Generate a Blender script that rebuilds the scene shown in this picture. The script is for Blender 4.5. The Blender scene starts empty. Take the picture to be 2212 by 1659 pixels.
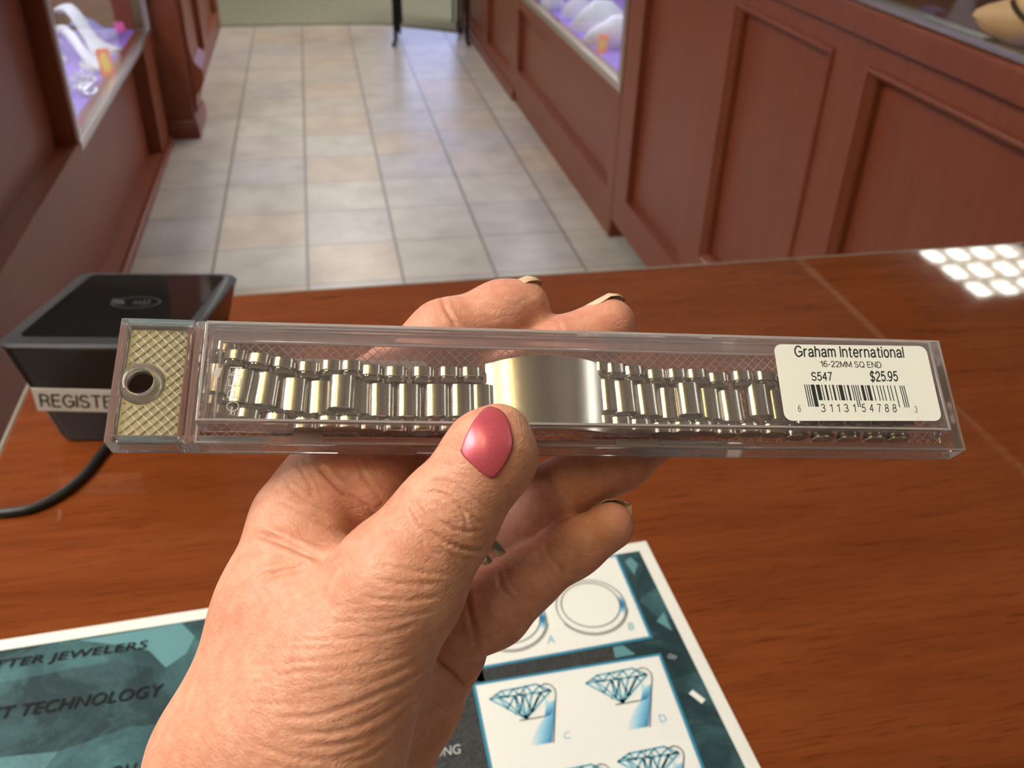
import bpy, math, random
import numpy as np
from mathutils import Vector, Matrix

# ---------------------------------------------------------------- camera
S = bpy.context.scene
COL = S.collection
F = 1967.1                     # focal length in pixels of the 2212 x 1659 frame
CX, CY = 1106.0, 829.5
H0 = 1.355
def _cam_axes(p, y, r):
    cy, sy, cp, sp = math.cos(y), math.sin(y), math.cos(p), math.sin(p)
    f = np.array([sy*cp, cy*cp, -sp]); rt = np.array([cy, -sy, 0.0]); d = np.cross(f, rt)
    cr, sr = math.cos(r), math.sin(r)
    return np.array([cr*rt + sr*d, -sr*rt + cr*d, f])
M = _cam_axes(0.57598, 0.211836, -0.0293386)    # rows: right, down, forward
C0 = np.array([0.0, 0.0, H0])
cam_d = bpy.data.cameras.new('camera')
cam = bpy.data.objects.new('camera', cam_d); COL.objects.link(cam)
mw = Matrix.Identity(4)
for i in range(3):
    mw[i][0] = M[0][i]; mw[i][1] = -M[1][i]; mw[i][2] = -M[2][i]; mw[i][3] = C0[i]
cam.matrix_world = mw
cam_d.sensor_fit = 'HORIZONTAL'; cam_d.sensor_width = 36.0
cam_d.lens = F/2212*36.0
cam_d.clip_start = 0.01
cam_d.dof.use_dof = True
cam_d.dof.focus_distance = 0.182
cam_d.dof.aperture_fstop = (cam_d.lens/1000)/0.0010
S.camera = cam

# ---------------------------------------------------------------- world, exposure
W = bpy.data.worlds.new('world'); S.world = W; W.use_nodes = True
W.node_tree.nodes['Background'].inputs[0].default_value = (1.0, 0.93, 0.85, 1)
W.node_tree.nodes['Background'].inputs[1].default_value = 0.15
vs = S.view_settings
S.display_settings.display_device = 'sRGB'
vs.view_transform = 'Standard'; vs.look = 'None'; vs.gamma = 1.0; vs.use_curve_mapping = False
vs.exposure = 0.0
S.cycles.use_adaptive_sampling = True; S.cycles.adaptive_threshold = 0.025
S.cycles.max_bounces = 12; S.cycles.transmission_bounces = 12; S.cycles.transparent_max_bounces = 16
S.cycles.glossy_bounces = 6; S.cycles.diffuse_bounces = 4
S.cycles.sample_clamp_indirect = 6.0
# the ceiling lights (the room's lamps, some added to brighten the aisle): x, y, width, length, colour, strength
LIGHTS = [
    ('key', -1.20, 0.35, 0.60, 1.20, (1.0, 0.955, 0.90), 32.0, 'white ceiling light panel high to the left of the counter'),
    ('warm', -0.50, -0.10, 0.16, 1.20, (1.0, 0.83, 0.34), 24.0, 'narrow warm yellow ceiling light strip above the clerk side of the counter'),
    ('cool', 1.42, -0.05, 0.26, 1.20, (0.93, 1.0, 0.93), 10.0, 'narrow cool white ceiling light panel above the counter, right one'),
    ('aisle', -1.75, 2.6, 0.60, 1.20, (1.0, 0.94, 0.85), 30.0, 'ceiling light panel behind the left cabinet'),
    ('aisle2', 2.1, 5.9, 0.60, 1.20, (1.0, 0.94, 0.85), 26.0, 'ceiling light panel beyond the right cabinets at the far end'),
    ('aisle_fill', 0.1, 5.6, 0.60, 1.20, (1.0, 0.95, 0.90), 17.0, 'unseen ceiling light panel added to brighten the far half of the tiled aisle'),  # extra panel added to brighten the far aisle floor
    ('far_fill', 0.1, 7.8, 0.60, 1.20, (1.0, 0.95, 0.88), 16.0, 'unseen ceiling light panel added over the carpet to brighten the far end'),  # extra panel added to lift the light at the far end
    ('grid', 3.07, 3.45, 0.60, 1.20, (1.0, 0.97, 0.88), 24.0, 'ceiling light with square louver mirrored in the counter top'),
]

# ---------------------------------------------------------------- helpers
def ray(u, v):
    return M.T @ np.array([(u-CX)/F, (v-CY)/F, 1.0])
def onz(u, v, z):
    d = ray(u, v); return C0 + d*(z-H0)/d[2]
def cam_mm(u, v, d):            # point at depth d (mm) in the camera's own axes, in mm
    return np.array([(u-CX)/F*d, (v-CY)/F*d, d])
def c2w(P):                     # camera-axes mm -> world metres (n,3)
    return np.asarray(P) @ M/1000.0 + C0

class MB:
    def __init__(s): s.v = []; s.f = []; s.m = []
    def add(s, verts, faces, mi=0):
        o = len(s.v); s.v += [tuple(map(float, p)) for p in verts]
        s.f += [tuple(i+o for i in f) for f in faces]; s.m += [mi]*len(faces); return s
    def box(s, x0, x1, y0, y1, z0, z1, mi=0):
        x0, x1 = min(x0, x1), max(x0, x1); y0, y1 = min(y0, y1), max(y0, y1); z0, z1 = min(z0, z1), max(z0, z1)
        v = [(x0,y0,z0),(x1,y0,z0),(x1,y1,z0),(x0,y1,z0),(x0,y0,z1),(x1,y0,z1),(x1,y1,z1),(x0,y1,z1)]
        return s.add(v, [(3,2,1,0),(4,5,6,7),(0,1,5,4),(1,2,6,5),(2,3,7,6),(3,0,4,7)], mi)
    def loft(s, rings, mi=0, cap=True, closed=True):
        n = len(rings[0]); vs_ = [p for r in rings for p in r]; fs = []
        for k in range(len(rings)-1):
            for i in range(n if closed else n-1):
                j = (i+1) % n
                fs.append((k*n+i, k*n+j, (k+1)*n+j, (k+1)*n+i))
        if cap:
            fs.append(tuple(range(n-1, -1, -1))); b = (len(rings)-1)*n
            fs.append(tuple(range(b, b+n)))
        return s.add(vs_, fs, mi)
    def tube(s, pts, r, n=10, mi=0, cap=True):
        P = [Vector(p) for p in pts]; R = r if hasattr(r, '__len__') else [r]*len(P)
        rings = []; up = None
        for i, p in enumerate(P):
            t = (P[min(i+1, len(P)-1)] - P[max(i-1, 0)]).normalized()
            if up is None:
                up = t.orthogonal().normalized()
            up = (up - t*up.dot(t)).normalized(); bi = t.cross(up)
            rings.append([p + (up*math.cos(a)+bi*math.sin(a))*R[i] for a in [2*math.pi*k/n for k in range(n)]])
        return s.loft(rings, mi, cap)
    def build(s, name, mats, parent=None, smooth=False, bevel=0.0, seg=2, xf=None, angle=35):
        me = bpy.data.meshes.new(name)
        V = s.v
        if xf is not None: V = [xf(p) for p in V]
        me.from_pydata([tuple(p) for p in V], [], s.f)
        mats = mats if isinstance(mats, (list, tuple)) else [mats]
        for m in mats: me.materials.append(m)
        me.polygons.foreach_set('material_index', s.m)
        if smooth: me.polygons.foreach_set('use_smooth', [True]*len(s.f))
        me.update()
        o = bpy.data.objects.new(name, me); COL.objects.link(o)
        if parent is not None: o.parent = parent
        if bevel > 0:
            b = o.modifiers.new('bevel', 'BEVEL'); b.width = bevel; b.segments = seg; b.limit_method = 'ANGLE'
            b.angle_limit = math.radians(40); b.harden_normals = False
        if smooth and angle:
            me.set_sharp_from_angle(angle=math.radians(angle))
        return o

def tag(o, label, cat, group=None, kind=None):
    o['label'] = label; o['category'] = cat
    if group: o['group'] = group
    if kind: o['kind'] = kind
    return o
def struct(o): o['kind'] = 'structure'; return o
def empty(name, loc=(0,0,0), rot=None, label=None, cat=None, group=None):
    o = bpy.data.objects.new(name, None); COL.objects.link(o); o.location = loc
    o.empty_display_size = 0.02
    if rot is not None: o.rotation_euler = rot
    if label: tag(o, label, cat, group)
    return o
def frame_of(o, X, Y, Z, O):
    m = Matrix.Identity(4)
    for i in range(3): m[i][0] = X[i]; m[i][1] = Y[i]; m[i][2] = Z[i]; m[i][3] = O[i]
    o.matrix_world = m
def link(o, name, me, parent): pass
def spline(pts, n, closed=False):
    P = np.array(pts, float); k = len(P); out = []
    segs = k if closed else k-1
    for i in range(segs):
        g = lambda j: P[j % k] if closed else P[min(max(j, 0), k-1)]
        p0, p1, p2, p3 = g(i-1), g(i), g(i+1), g(i+2)
        for t in np.linspace(0, 1, n, endpoint=False):
            out.append(0.5*((2*p1)+(-p0+p2)*t+(2*p0-5*p1+4*p2-p3)*t*t+(-p0+3*p1-3*p2+p3)*t**3))
    if not closed: out.append(P[-1])
    return np.array(out)
def rounded_rect(x0, x1, y0, y1, r, n=6):
    out = []
    for cx, cy, a0 in ((x1-r, y1-r, 0), (x0+r, y1-r, 90), (x0+r, y0+r, 180), (x1-r, y0+r, 270)):
        for k in range(n+1):
            a = math.radians(a0+90*k/n); out.append((cx+r*math.cos(a), cy+r*math.sin(a)))
    return out
def text_mesh(txt, bold=0.0, shear=0.0, spacing=1.0, ex=0.0):
    c = bpy.data.curves.new('t', 'FONT'); c.body = txt; c.size = 1.0; c.shear = shear; c.offset = bold
    c.space_character = spacing; c.extrude = ex; c.resolution_u = 6
    o = bpy.data.objects.new('t', c); COL.objects.link(o)
    dg = bpy.context.evaluated_depsgraph_get()
    me = bpy.data.meshes.new_from_object(o.evaluated_get(dg))
    vs_ = [tuple(v.co) for v in me.vertices]; fs = [tuple(p.vertices) for p in me.polygons]
    bpy.data.objects.remove(o); bpy.data.curves.remove(c); bpy.data.meshes.remove(me)
    xs = [p[0] for p in vs_]; ys = [p[1] for p in vs_]
    x0, x1, y0, y1 = min(xs), max(xs), min(ys), max(ys)
    return [((p[0]-x0)/(x1-x0), (p[1]-y0)/(y1-y0), p[2]) for p in vs_], fs

# a plain grotesque lettering drawn with strokes, for printed labels
def _arc(cx, cy, rx, ry, a0, a1):
    n = max(4, int(abs(a1-a0)/15)); return [(cx+rx*math.cos(math.radians(a)), cy+ry*math.sin(math.radians(a))) for a in np.linspace(a0, a1, n+1)]
_A = _arc
GLYPH = {
 'G': (.72, [_A(.37,.5,.37,.5,42,318)+[(.72,.16),(.72,.46),(.40,.46)]]), 'I': (.0, [[(0,0),(0,1)]]),
 'M': (.76, [[(0,0),(0,1),(.38,.08),(.76,1),(.76,0)]]), 'N': (.62, [[(0,0),(0,1),(.62,0),(.62,1)]]),
 'S': (.58, [_A(.29,.745,.27,.255,25,270)+_A(.29,.25,.29,.25,85,-155)]), 'Q': (.74, [_A(.37,.5,.37,.5,0,360), [(.48,.22),(.74,-.04)]]),
 'O': (.74, [_A(.37,.5,.37,.5,0,360)]), 'E': (.52, [[(.52,1),(0,1),(0,0),(.54,0)], [(0,.53),(.48,.53)]]),
 'D': (.62, [[(0,0),(0,1),(.28,1)]+_A(.28,.5,.36,.5,90,-90)+[(0,0)]]), 'R': (.6, [[(0,0),(0,1),(.32,1)]+_A(.32,.745,.24,.255,90,-90)+[(0,.49)], [(.34,.49),(.52,.36),(.58,0)]]),
 'P': (.58, [[(0,0),(0,1),(.32,1)]+_A(.32,.72,.25,.28,90,-90)+[(0,.44)]]), 'T': (.62, [[(0,1),(.62,1)], [(.31,1),(.31,0)]]),
 'r': (.24, [[(0,0),(0,.72)], _A(.24,.44,.24,.27,180,85)]), 'h': (.43, [[(0,0),(0,1)], _A(.215,.47,.215,.25,180,0)+[(.43,0)]]),
 'n': (.43, [[(0,0),(0,.72)], _A(.215,.47,.215,.25,180,0)+[(.43,0)]]), 'm': (.72, [[(0,0),(0,.72)], _A(.18,.5,.18,.22,180,0)+[(.36,0)], _A(.54,.5,.18,.22,180,0)+[(.72,0)]]),
 'a': (.46, [_A(.23,.5,.2,.22,165,0)+[(.43,.12),(.49,0)], [(.43,.40),(.22,.37)]+_A(.2,.185,.19,.185,95,270)+[(.3,.03),(.43,.17)]]),
 't': (.26, [[(.12,.92),(.12,.12)]+_A(.24,.12,.12,.12,180,290), [(0,.70),(.27,.70)]]), 'e': (.46, [[(0,.37),(.46,.37)]+_A(.23,.36,.23,.36,0,318)]),
 'i': (.0, [[(0,0),(0,.72)], [(0,.9),(0,1)]]), 'o': (.46, [_A(.23,.36,.23,.36,0,360)]), 'l': (.0, [[(0,0),(0,1)]]),
 '0': (.52, [_A(.26,.5,.26,.5,0,360)]), '1': (.28, [[(0,.78),(.2,.86),(.28,1),(.28,0)]]), '2': (.52, [_A(.26,.72,.25,.28,170,-25)+[(.02,.06),(.02,0),(.53,0)]]),
 '3': (.52, [_A(.25,.755,.23,.245,160,-90)+_A(.25,.26,.27,.26,90,-160)]), '4': (.54, [[(.4,0),(.4,1),(0,.3),(.56,.3)]]),
 '5': (.52, [[(.48,1),(.1,1),(.05,.5)]+_A(.26,.32,.26,.32,135,-150)]), '6': (.52, [_A(.26,.31,.26,.31,0,360), _A(.34,.5,.34,.5,62,180)+[(0,.31)]]),
 '7': (.5, [[(0,1),(.5,1),(.3,.55),(.18,0)]]), '8': (.52, [_A(.26,.76,.22,.24,0,360), _A(.26,.27,.26,.27,0,360)]),
 '9': (.52, [_A(.26,.69,.26,.31,0,360), _A(.18,.5,.34,.5,-118,0)+[(.52,.69)]]), '-': (.26, [[(0,.38),(.26,.38)]]), '.': (.0, [[(0,0),(0,.06)]]),
 '$': (.56, [_A(.28,.745,.26,.255,25,270)+_A(.28,.25,.28,.25,85,-155), [(.28,-.12),(.28,1.12)]]),
}
def label_text(txt, bold=0.0, gap=0.24):
    t = 0.115+bold; V, Fc = [], []; x = 0.0
    for ch in txt:
        if ch == ' ': x += 0.34; continue
        w, strokes = GLYPH[ch]
        for s in strokes:
            for (ax_, ay_), (bx_, by_) in zip(s[:-1], s[1:]):
                dx, dy = bx_-ax_, by_-ay_; l = math.hypot(dx, dy)
                if l < 1e-6: continue
                nx, ny = -dy/l*t/2, dx/l*t/2; ex, ey = dx/l*t*.32, dy/l*t*.32
                o = len(V); V += [(x+ax_-ex+nx, ay_-ey+ny, 0), (x+ax_-ex-nx, ay_-ey-ny, 0), (x+bx_+ex-nx, by_+ey-ny, 0), (x+bx_+ex+nx, by_+ey+ny, 0)]; Fc.append((o, o+1, o+2, o+3))
        x += w+gap
    x0 = min(v[0] for v in V); x1 = max(v[0] for v in V)
    return [((v[0]-x0)/(x1-x0), v[1], v[2]) for v in V], Fc

# ---------------------------------------------------------------- materials
def mat(name):
    m = bpy.data.materials.new(name); m.use_nodes = True
    return m, m.node_tree, m.node_tree.nodes['Principled BSDF']
def setp(b, **k):
    for a, v in k.items():
        b.inputs[a.replace('_', ' ')].default_value = v
def simple(name, col, rough=0.5, metal=0.0, **k):
    m, nt, b = mat(name); b.inputs['Base Color'].default_value = (*col, 1)
    b.inputs['Roughness'].default_value = rough; b.inputs['Metallic'].default_value = metal
    setp(b, **k); return m
def N(nt, t, **k):
    n = nt.nodes.new(t)
    for a, v in k.items(): setattr(n, a, v)
    return n
def coords(nt, scale=(1,1,1), kind='Object', rot=(0,0,0)):
    tc = N(nt, 'ShaderNodeTexCoord'); mp = N(nt, 'ShaderNodeMapping')
    mp.inputs['Scale'].default_value = scale; mp.inputs['Rotation'].default_value = rot
    nt.links.new(tc.outputs[kind], mp.inputs[0]); return mp.outputs[0]
def noise(nt, co, scale, detail=4, rough=0.55, dist=0.0):
    n = N(nt, 'ShaderNodeTexNoise'); n.inputs['Scale'].default_value = scale; n.inputs['Detail'].default_value = detail
    n.inputs['Roughness'].default_value = rough; n.inputs['Distortion'].default_value = dist
    nt.links.new(co, n.inputs['Vector']); return n.outputs[0]
def ramp(nt, fac, stops, interp='LINEAR'):
    r = N(nt, 'ShaderNodeValToRGB'); e = r.color_ramp.elements; r.color_ramp.interpolation = interp
    while len(e) > 1: e.remove(e[-1])
    e[0].position = stops[0][0]; e[0].color = (*stops[0][1], 1)
    for p, c in stops[1:]:
        x = e.new(p); x.color = (*c, 1)
    nt.links.new(fac, r.inputs[0]); return r.outputs[0]
def mix(nt, fac, a, b, blend='MIX'):
    n = N(nt, 'ShaderNodeMix', data_type='RGBA', blend_type=blend)
    for i, x in ((0, fac), (6, a), (7, b)):
        if isinstance(x, (int, float)): n.inputs[i].default_value = x
        elif isinstance(x, tuple): n.inputs[i].default_value = (*x, 1)
        else: nt.links.new(x, n.inputs[i])
    return n.outputs[2]
def math_n(nt, op, a, b=None, c=None):
    n = N(nt, 'ShaderNodeMath', operation=op)
    for i, x in enumerate((a, b, c)):
        if x is None: continue
        if isinstance(x, (int, float)): n.inputs[i].default_value = x
        else: nt.links.new(x, n.inputs[i])
    return n.outputs[0]
def bump(nt, b, h, strength, dist):
    n = N(nt, 'ShaderNodeBump'); n.inputs['Strength'].default_value = strength; n.inputs['Distance'].default_value = dist
    nt.links.new(h, n.inputs['Height']); nt.links.new(n.outputs[0], b.inputs['Normal'])
def emit(name, col, strength):
    m = bpy.data.materials.new(name); m.use_nodes = True; nt = m.node_tree
    nt.nodes.remove(nt.nodes['Principled BSDF']); e = N(nt, 'ShaderNodeEmission')
    e.inputs[0].default_value = (*col, 1); e.inputs[1].default_value = strength
    nt.links.new(e.outputs[0], nt.nodes['Material Output'].inputs[0]); return m

def wood(name, c0, c1, rough, scale, streak):
    m, nt, b = mat(name); co = coords(nt, streak)
    g = noise(nt, co, scale, 6, 0.6, 0.6)
    nt.links.new(ramp(nt, g, [(0.3, c0), (0.7, c1)]), b.inputs['Base Color'])
    b.inputs['Roughness'].default_value = rough; return m
MWOOD = wood('cherry_wood', (0.172, 0.039, 0.0155), (0.218, 0.053, 0.022), 0.42, 6, (9, 9, 0.9))
MWOODF = wood('cherry_wood_panel', (0.172, 0.039, 0.0155), (0.213, 0.052, 0.0215), 0.38, 6, (9, 9, 0.9))
def laminate():
    m, nt, b = mat('counter_laminate')
    co = coords(nt, (1.6, 15, 1)); g = noise(nt, co, 3.0, 6, 0.65, 0.9)
    co2 = coords(nt, (16, 330, 1)); g2 = noise(nt, co2, 2.0, 4, 0.6, 0.4)
    a = ramp(nt, g, [(0.25, (0.115, 0.025, 0.0065)), (0.5, (0.165, 0.039, 0.010)), (0.75, (0.20, 0.052, 0.0145))])
    k = ramp(nt, g2, [(0.33, (0.5, 0.44, 0.42)), (0.43, (0.93, 0.93, 0.93)), (0.6, (1, 1, 1))])
    nt.links.new(mix(nt, 1.0, a, k, 'MULTIPLY'), b.inputs['Base Color'])
    b.inputs['Roughness'].default_value = 0.035; b.inputs['IOR'].default_value = 1.5
    return m
MLAM = laminate()
def tiles():
    m, nt, b = mat('floor_tiles'); P = 0.3085
    tc = N(nt, 'ShaderNodeTexCoord'); sp = N(nt, 'ShaderNodeSeparateXYZ'); nt.links.new(tc.outputs['Object'], sp.inputs[0])
    x = math_n(nt, 'DIVIDE', math_n(nt, 'ADD', sp.outputs[0], 0.4085+10*P), P)
    y = math_n(nt, 'DIVIDE', math_n(nt, 'ADD', sp.outputs[1], -3.029+20*P), P)
    fx, fy = math_n(nt, 'FRACT', x), math_n(nt, 'FRACT', y)
    ex = math_n(nt, 'MINIMUM', fx, math_n(nt, 'SUBTRACT', 1, fx)); ey = math_n(nt, 'MINIMUM', fy, math_n(nt, 'SUBTRACT', 1, fy))
    gx = math_n(nt, 'LESS_THAN', ex, 0.017); gy = math_n(nt, 'LESS_THAN', ey, 0.013)
    cb = N(nt, 'ShaderNodeCombineXYZ'); nt.links.new(math_n(nt, 'FLOOR', x), cb.inputs[0]); nt.links.new(math_n(nt, 'FLOOR', y), cb.inputs[1])
    wn = N(nt, 'ShaderNodeTexWhiteNoise', noise_dimensions='2D'); nt.links.new(cb.outputs[0], wn.inputs[0])
    base = ramp(nt, wn.outputs[0], [(0.0, (0.47, 0.40, 0.32)), (0.2, (0.44, 0.405, 0.345)), (0.45, (0.47, 0.44, 0.385)), (0.7, (0.43, 0.40, 0.375)), (0.9, (0.47, 0.42, 0.375))], 'CONSTANT')
    nz = noise(nt, tc.outputs['Object'], 7.0, 5, 0.6)
    base = mix(nt, 1.0, base, ramp(nt, nz, [(0.3, (0.8, 0.78, 0.76)), (0.62, (1.08, 1.07, 1.05))]), 'MULTIPLY')
    c = mix(nt, math_n(nt, 'MAXIMUM', gx, math_n(nt, 'MULTIPLY', gy, 0.75)), base, (0.19, 0.17, 0.145))
    nt.links.new(c, b.inputs['Base Color']); b.inputs['Roughness'].default_value = 0.3
    return m
MTILE = tiles()
MCARPET, nt_, b_ = mat('olive_carpet'); nt_.links.new(ramp(nt_, noise(nt_, coords(nt_), 60, 3), [(0.3, (0.19, 0.185, 0.12)), (0.7, (0.26, 0.255, 0.175))]), b_.inputs['Base Color']); b_.inputs['Roughness'].default_value = 0.95
MPAINT = simple('cream_paint', (0.62, 0.55, 0.45), 0.8)
MCEIL = simple('ceiling_tile', (0.24, 0.23, 0.20), 0.9)
MALU = simple('brushed_aluminium', (0.62, 0.60, 0.56), 0.32, 1.0)
MCHROME = simple('chrome_strip', (0.5, 0.5, 0.5), 0.3, 1.0)
MEDGE = simple('grey_edge_band', (0.17, 0.14, 0.11), 0.35)
MIRON = simple('dark_iron', (0.018, 0.017, 0.016), 0.45, 0.6)
MVELVET = simple('purple_velvet', (0.30, 0.17, 0.62), 0.9)
MWHITEFORM = simple('white_leatherette', (0.82, 0.82, 0.84), 0.35)
MLAVFORM = simple('lavender_form', (0.35, 0.33, 0.75), 0.5)
MGLASS = None
def thin_glass(name, tint, haze=0.0, rough=0.02):
    # a thin clear sheet: lets light straight through, mirrors by Fresnel
    m = bpy.data.materials.new(name); m.use_nodes = True; nt = m.node_tree
    nt.nodes.remove(nt.nodes['Principled BSDF']); out = nt.nodes['Material Output']
    t = N(nt, 'ShaderNodeBsdfTransparent'); t.inputs[0].default_value = (*tint, 1)
    g = N(nt, 'ShaderNodeBsdfGlossy'); g.inputs['Roughness'].default_value = rough
    lw = N(nt, 'ShaderNodeLayerWeight'); lw.inputs[0].default_value = 0.5
    fr = math_n(nt, 'MULTIPLY_ADD', math_n(nt, 'POWER', lw.outputs['Facing'], 5.0), 0.9, 0.035)
    mx = N(nt, 'ShaderNodeMixShader'); nt.links.new(fr, mx.inputs[0]); nt.links.new(t.outputs[0], mx.inputs[1]); nt.links.new(g.outputs[0], mx.inputs[2])
    last = mx.outputs[0]
    if haze:
        d = N(nt, 'ShaderNodeBsdfTranslucent'); d.inputs[0].default_value = (0.9, 0.86, 0.88, 1)
        d2 = N(nt, 'ShaderNodeBsdfDiffuse'); d2.inputs[0].default_value = (0.9, 0.84, 0.86, 1)
        a = N(nt, 'ShaderNodeMixShader'); a.inputs[0].default_value = 0.5; nt.links.new(d.outputs[0], a.inputs[1]); nt.links.new(d2.outputs[0], a.inputs[2])
        m2 = N(nt, 'ShaderNodeMixShader'); m2.inputs[0].default_value = haze; nt.links.new(last, m2.inputs[1]); nt.links.new(a.outputs[0], m2.inputs[2]); last = m2.outputs[0]
    nt.links.new(last, out.inputs[0]); return m
MPANE = thin_glass('showcase_glass', (0.97, 0.98, 0.97))

# ---------------------------------------------------------------- room shell
def room():
    o = MB().box(-2.6, 4.6, -2.6, 6.62, -0.1, 0.0).build('floor', MTILE); struct(o)
    # carpet beyond the tile, its near edge bending towards the aisle on the right
    edge = [(-2.6, 6.64), (0.2, 6.63), (0.45, 6.60), (0.6, 6.52), (0.78, 6.42), (0.95, 6.30), (1.3, 6.2), (4.6, 6.2)]
    mb = MB(); n = len(edge)
    lo = [(x, y, 0.001) for x, y in edge]+[(4.6, 9.2, 0.001), (-2.6, 9.2, 0.001)]
    hi = [(x, y, 0.008) for x, y, z in lo]
    mb.loft([lo, hi]); struct(mb.build('floor_carpet', MCARPET))
    struct(MB().box(-2.6, 4.6, -2.6, 9.2, 2.72, 2.8).build('ceiling', MCEIL))
    struct(MB().box(-2.7, -2.6, -2.6, 9.2, 0, 2.72).build('wall_left', MPAINT))
    struct(MB().box(4.6, 4.7, -2.6, 9.2, 0, 2.72).build('wall_right', MPAINT))
    struct(MB().box(-2.7, 4.7, 9.2, 9.3, 0, 2.72).build('wall_far', MPAINT))
    struct(MB().box(-2.7, 4.7, -2.7, -2.6, 0, 2.72).build('wall_near', MPAINT))
    struct(MB().box(-2.6, 4.6, 9.17, 9.2, 0.0, 0.12).build('baseboard_far', MWOOD))
room()

# ---------------------------------------------------------------- ceiling lights
def lights():
    white = simple('louver_white', (0.8, 0.8, 0.78), 0.4)
    for key, x, y, w, l, col, st, lab in LIGHTS:
        if key != 'grid': x -= w/2; y -= l/2
        z = 2.60
        e = empty('ceiling_light', (x+w/2, y+l/2, z), None, lab, 'ceiling light', 'ceiling light panels')
        xf = lambda p, x=x, y=y, w=w, l=l, z=z: (p[0]-x-w/2, p[1]-y-l/2, p[2]-z)
        fr = MB(); t = 0.012
        fr.box(x-t, x, y-t, y+l+t, z, z+0.12).box(x+w, x+w+t, y-t, y+l+t, z, z+0.12)
        fr.box(x, x+w, y-t, y, z, z+0.12).box(x, x+w, y+l, y+l+t, z, z+0.12).box(x, x+w, y, y+l, z+0.1, z+0.12)
        fr.build('housing', white, e, xf=xf)
        MB().box(x+0.002, x+w-0.002, y+0.002, y+l-0.002, z+0.045, z+0.05).build('diffuser', emit('lamp_'+key, col, st), e, xf=xf)
        lv = MB(); nx, ny = (4, 6) if key == 'grid' else (3, 6)
        for i in range(1, nx):
            lv.box(x+w*i/nx-0.004, x+w*i/nx+0.004, y+0.001, y+l-0.001, z+0.005, z+0.04)
        for j in range(1, ny):
            lv.box(x+0.001, x+w-0.001, y+l*j/ny-0.004, y+l*j/ny+0.004, z+0.006, z+0.039)
        lv.build('louver', white, e, xf=xf)
lights()
def ceiling_reflector():  # white reflector added to lighten the middle of the clasp's reflection
    e = empty('ceiling_reflector', (0.62, -0.1, 2.69), None, 'white air vent set in the ceiling between the warm strip and the cool panel', 'reflector')
    wv = simple('reflector_white', (0.85, 0.84, 0.82), 0.6)
    f = MB(); f.box(-.22, -.19, -.6, .6, -.02, .029).box(.19, .22, -.6, .6, -.02, .029).box(-.19, .19, -.6, -.57, -.02, .029).box(-.19, .19, .57, .6, -.02, .029); f.build('reflector_frame', wv, e)
    s_ = MB()
    for k in range(12): s_.box(-.189+k*.0315, -.163+k*.0315, -.569, .569, -.012, -.006)
    s_.build('slats', wv, e)
ceiling_reflector()

# ---------------------------------------------------------------- counter
def counter():
    x0, x1, y0, y1, z = -0.236, 0.955, 0.03, 0.762, 0.97
    e = empty('counter', (0.35, 0.4, 0), None, 'cherry wood laminate counter top in front, under the sheet and the card reader', 'counter')
    xf = lambda p: (p[0]-0.35, p[1]-0.4, p[2])
    MB().box(x0, x1, y0, y1, z-0.035, z).build('counter_top', MLAM, e, bevel=0.0015, xf=xf)
    MB().box(x0-0.004, x1, y1+0.0003, y1+0.004, z-0.036, z-0.0008).box(x0-0.004, x0-0.0003, y0, y1+0.004, z-0.036, z-0.0008).build('edge_band', MEDGE, e, bevel=0.001, xf=xf)
    MB().box(x0+0.03, x1-0.03, y0+0.06, y1-0.05, 0, z-0.036).build('base', MWOOD, e, xf=xf)
counter()

# ---------------------------------------------------------------- panelled showcases
def wall_unit(e, xf, side, x, y0, y1, z0, z1, panels, depth, rec, name='body', holes=(), toe=0.0):
    """A cabinet front: side=+1 has its face at x looking to -x (body to +x); panels are recesses (y0,y1,z0,z1)."""
    s = side
    cuts = sorted(panels)
    b = MB()
    ys = sorted(set([y0, y1]+[p[0] for p in panels]+[p[1] for p in panels]+[h[0] for h in holes]+[h[1] for h in holes]))
    for a, c in zip(ys[:-1], ys[1:]):
        m = (a+c)/2; zz = [(z0, z1)]
        for p in list(panels)+list(holes):
            if p[0] < m < p[1]:
                nz_ = []
                for q0, q1 in zz:
                    if p[3] <= q0 or p[2] >= q1: nz_.append((q0, q1)); continue
                    if p[2] > q0: nz_.append((q0, p[2]))
                    if p[3] < q1: nz_.append((p[3], q1))
                zz = nz_
        for q0, q1 in zz:
            b.box(x, x+s*0.06, a, c, q0, q1)
    b.build(name, MWOOD, e, xf=xf)
    for p in panels:
        MB().box(x+s*rec, x+s*0.058, p[0]-0.001, p[1]+0.001, p[2]-0.001, p[3]+0.001).build('panel', MWOODF, e, xf=xf)

def moulding(e, xf, s, x, y0, y1, z0, z1, w=0.022):
    """ogee strip running round the inside of a recess"""
    prof = [(0.0, 0.0), (-0.006, 0.002), (-0.008, 0.008), (-0.002, 0.012), (0.004, 0.018), (0.010, w)]   # (out from face, in from edge)
    b = MB(); rings = []
    for o_, i_ in prof:
        X = x+s*(o_+0.001)
        rings.append([(X, y0+i_, z0+i_), (X, y1-i_, z0+i_), (X, y1-i_, z1-i_), (X, y0+i_, z1-i_)])
    X = x+s*0.03
    rings.append([(X, y0+w, z0+w), (X, y1-w, z0+w), (X, y1-w, z1-w), (X, y0+w, z1-w)])
    b.loft(rings, cap=False); b.build('panel_moulding', MWOOD, e, xf=xf, bevel=0.0)

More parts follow.
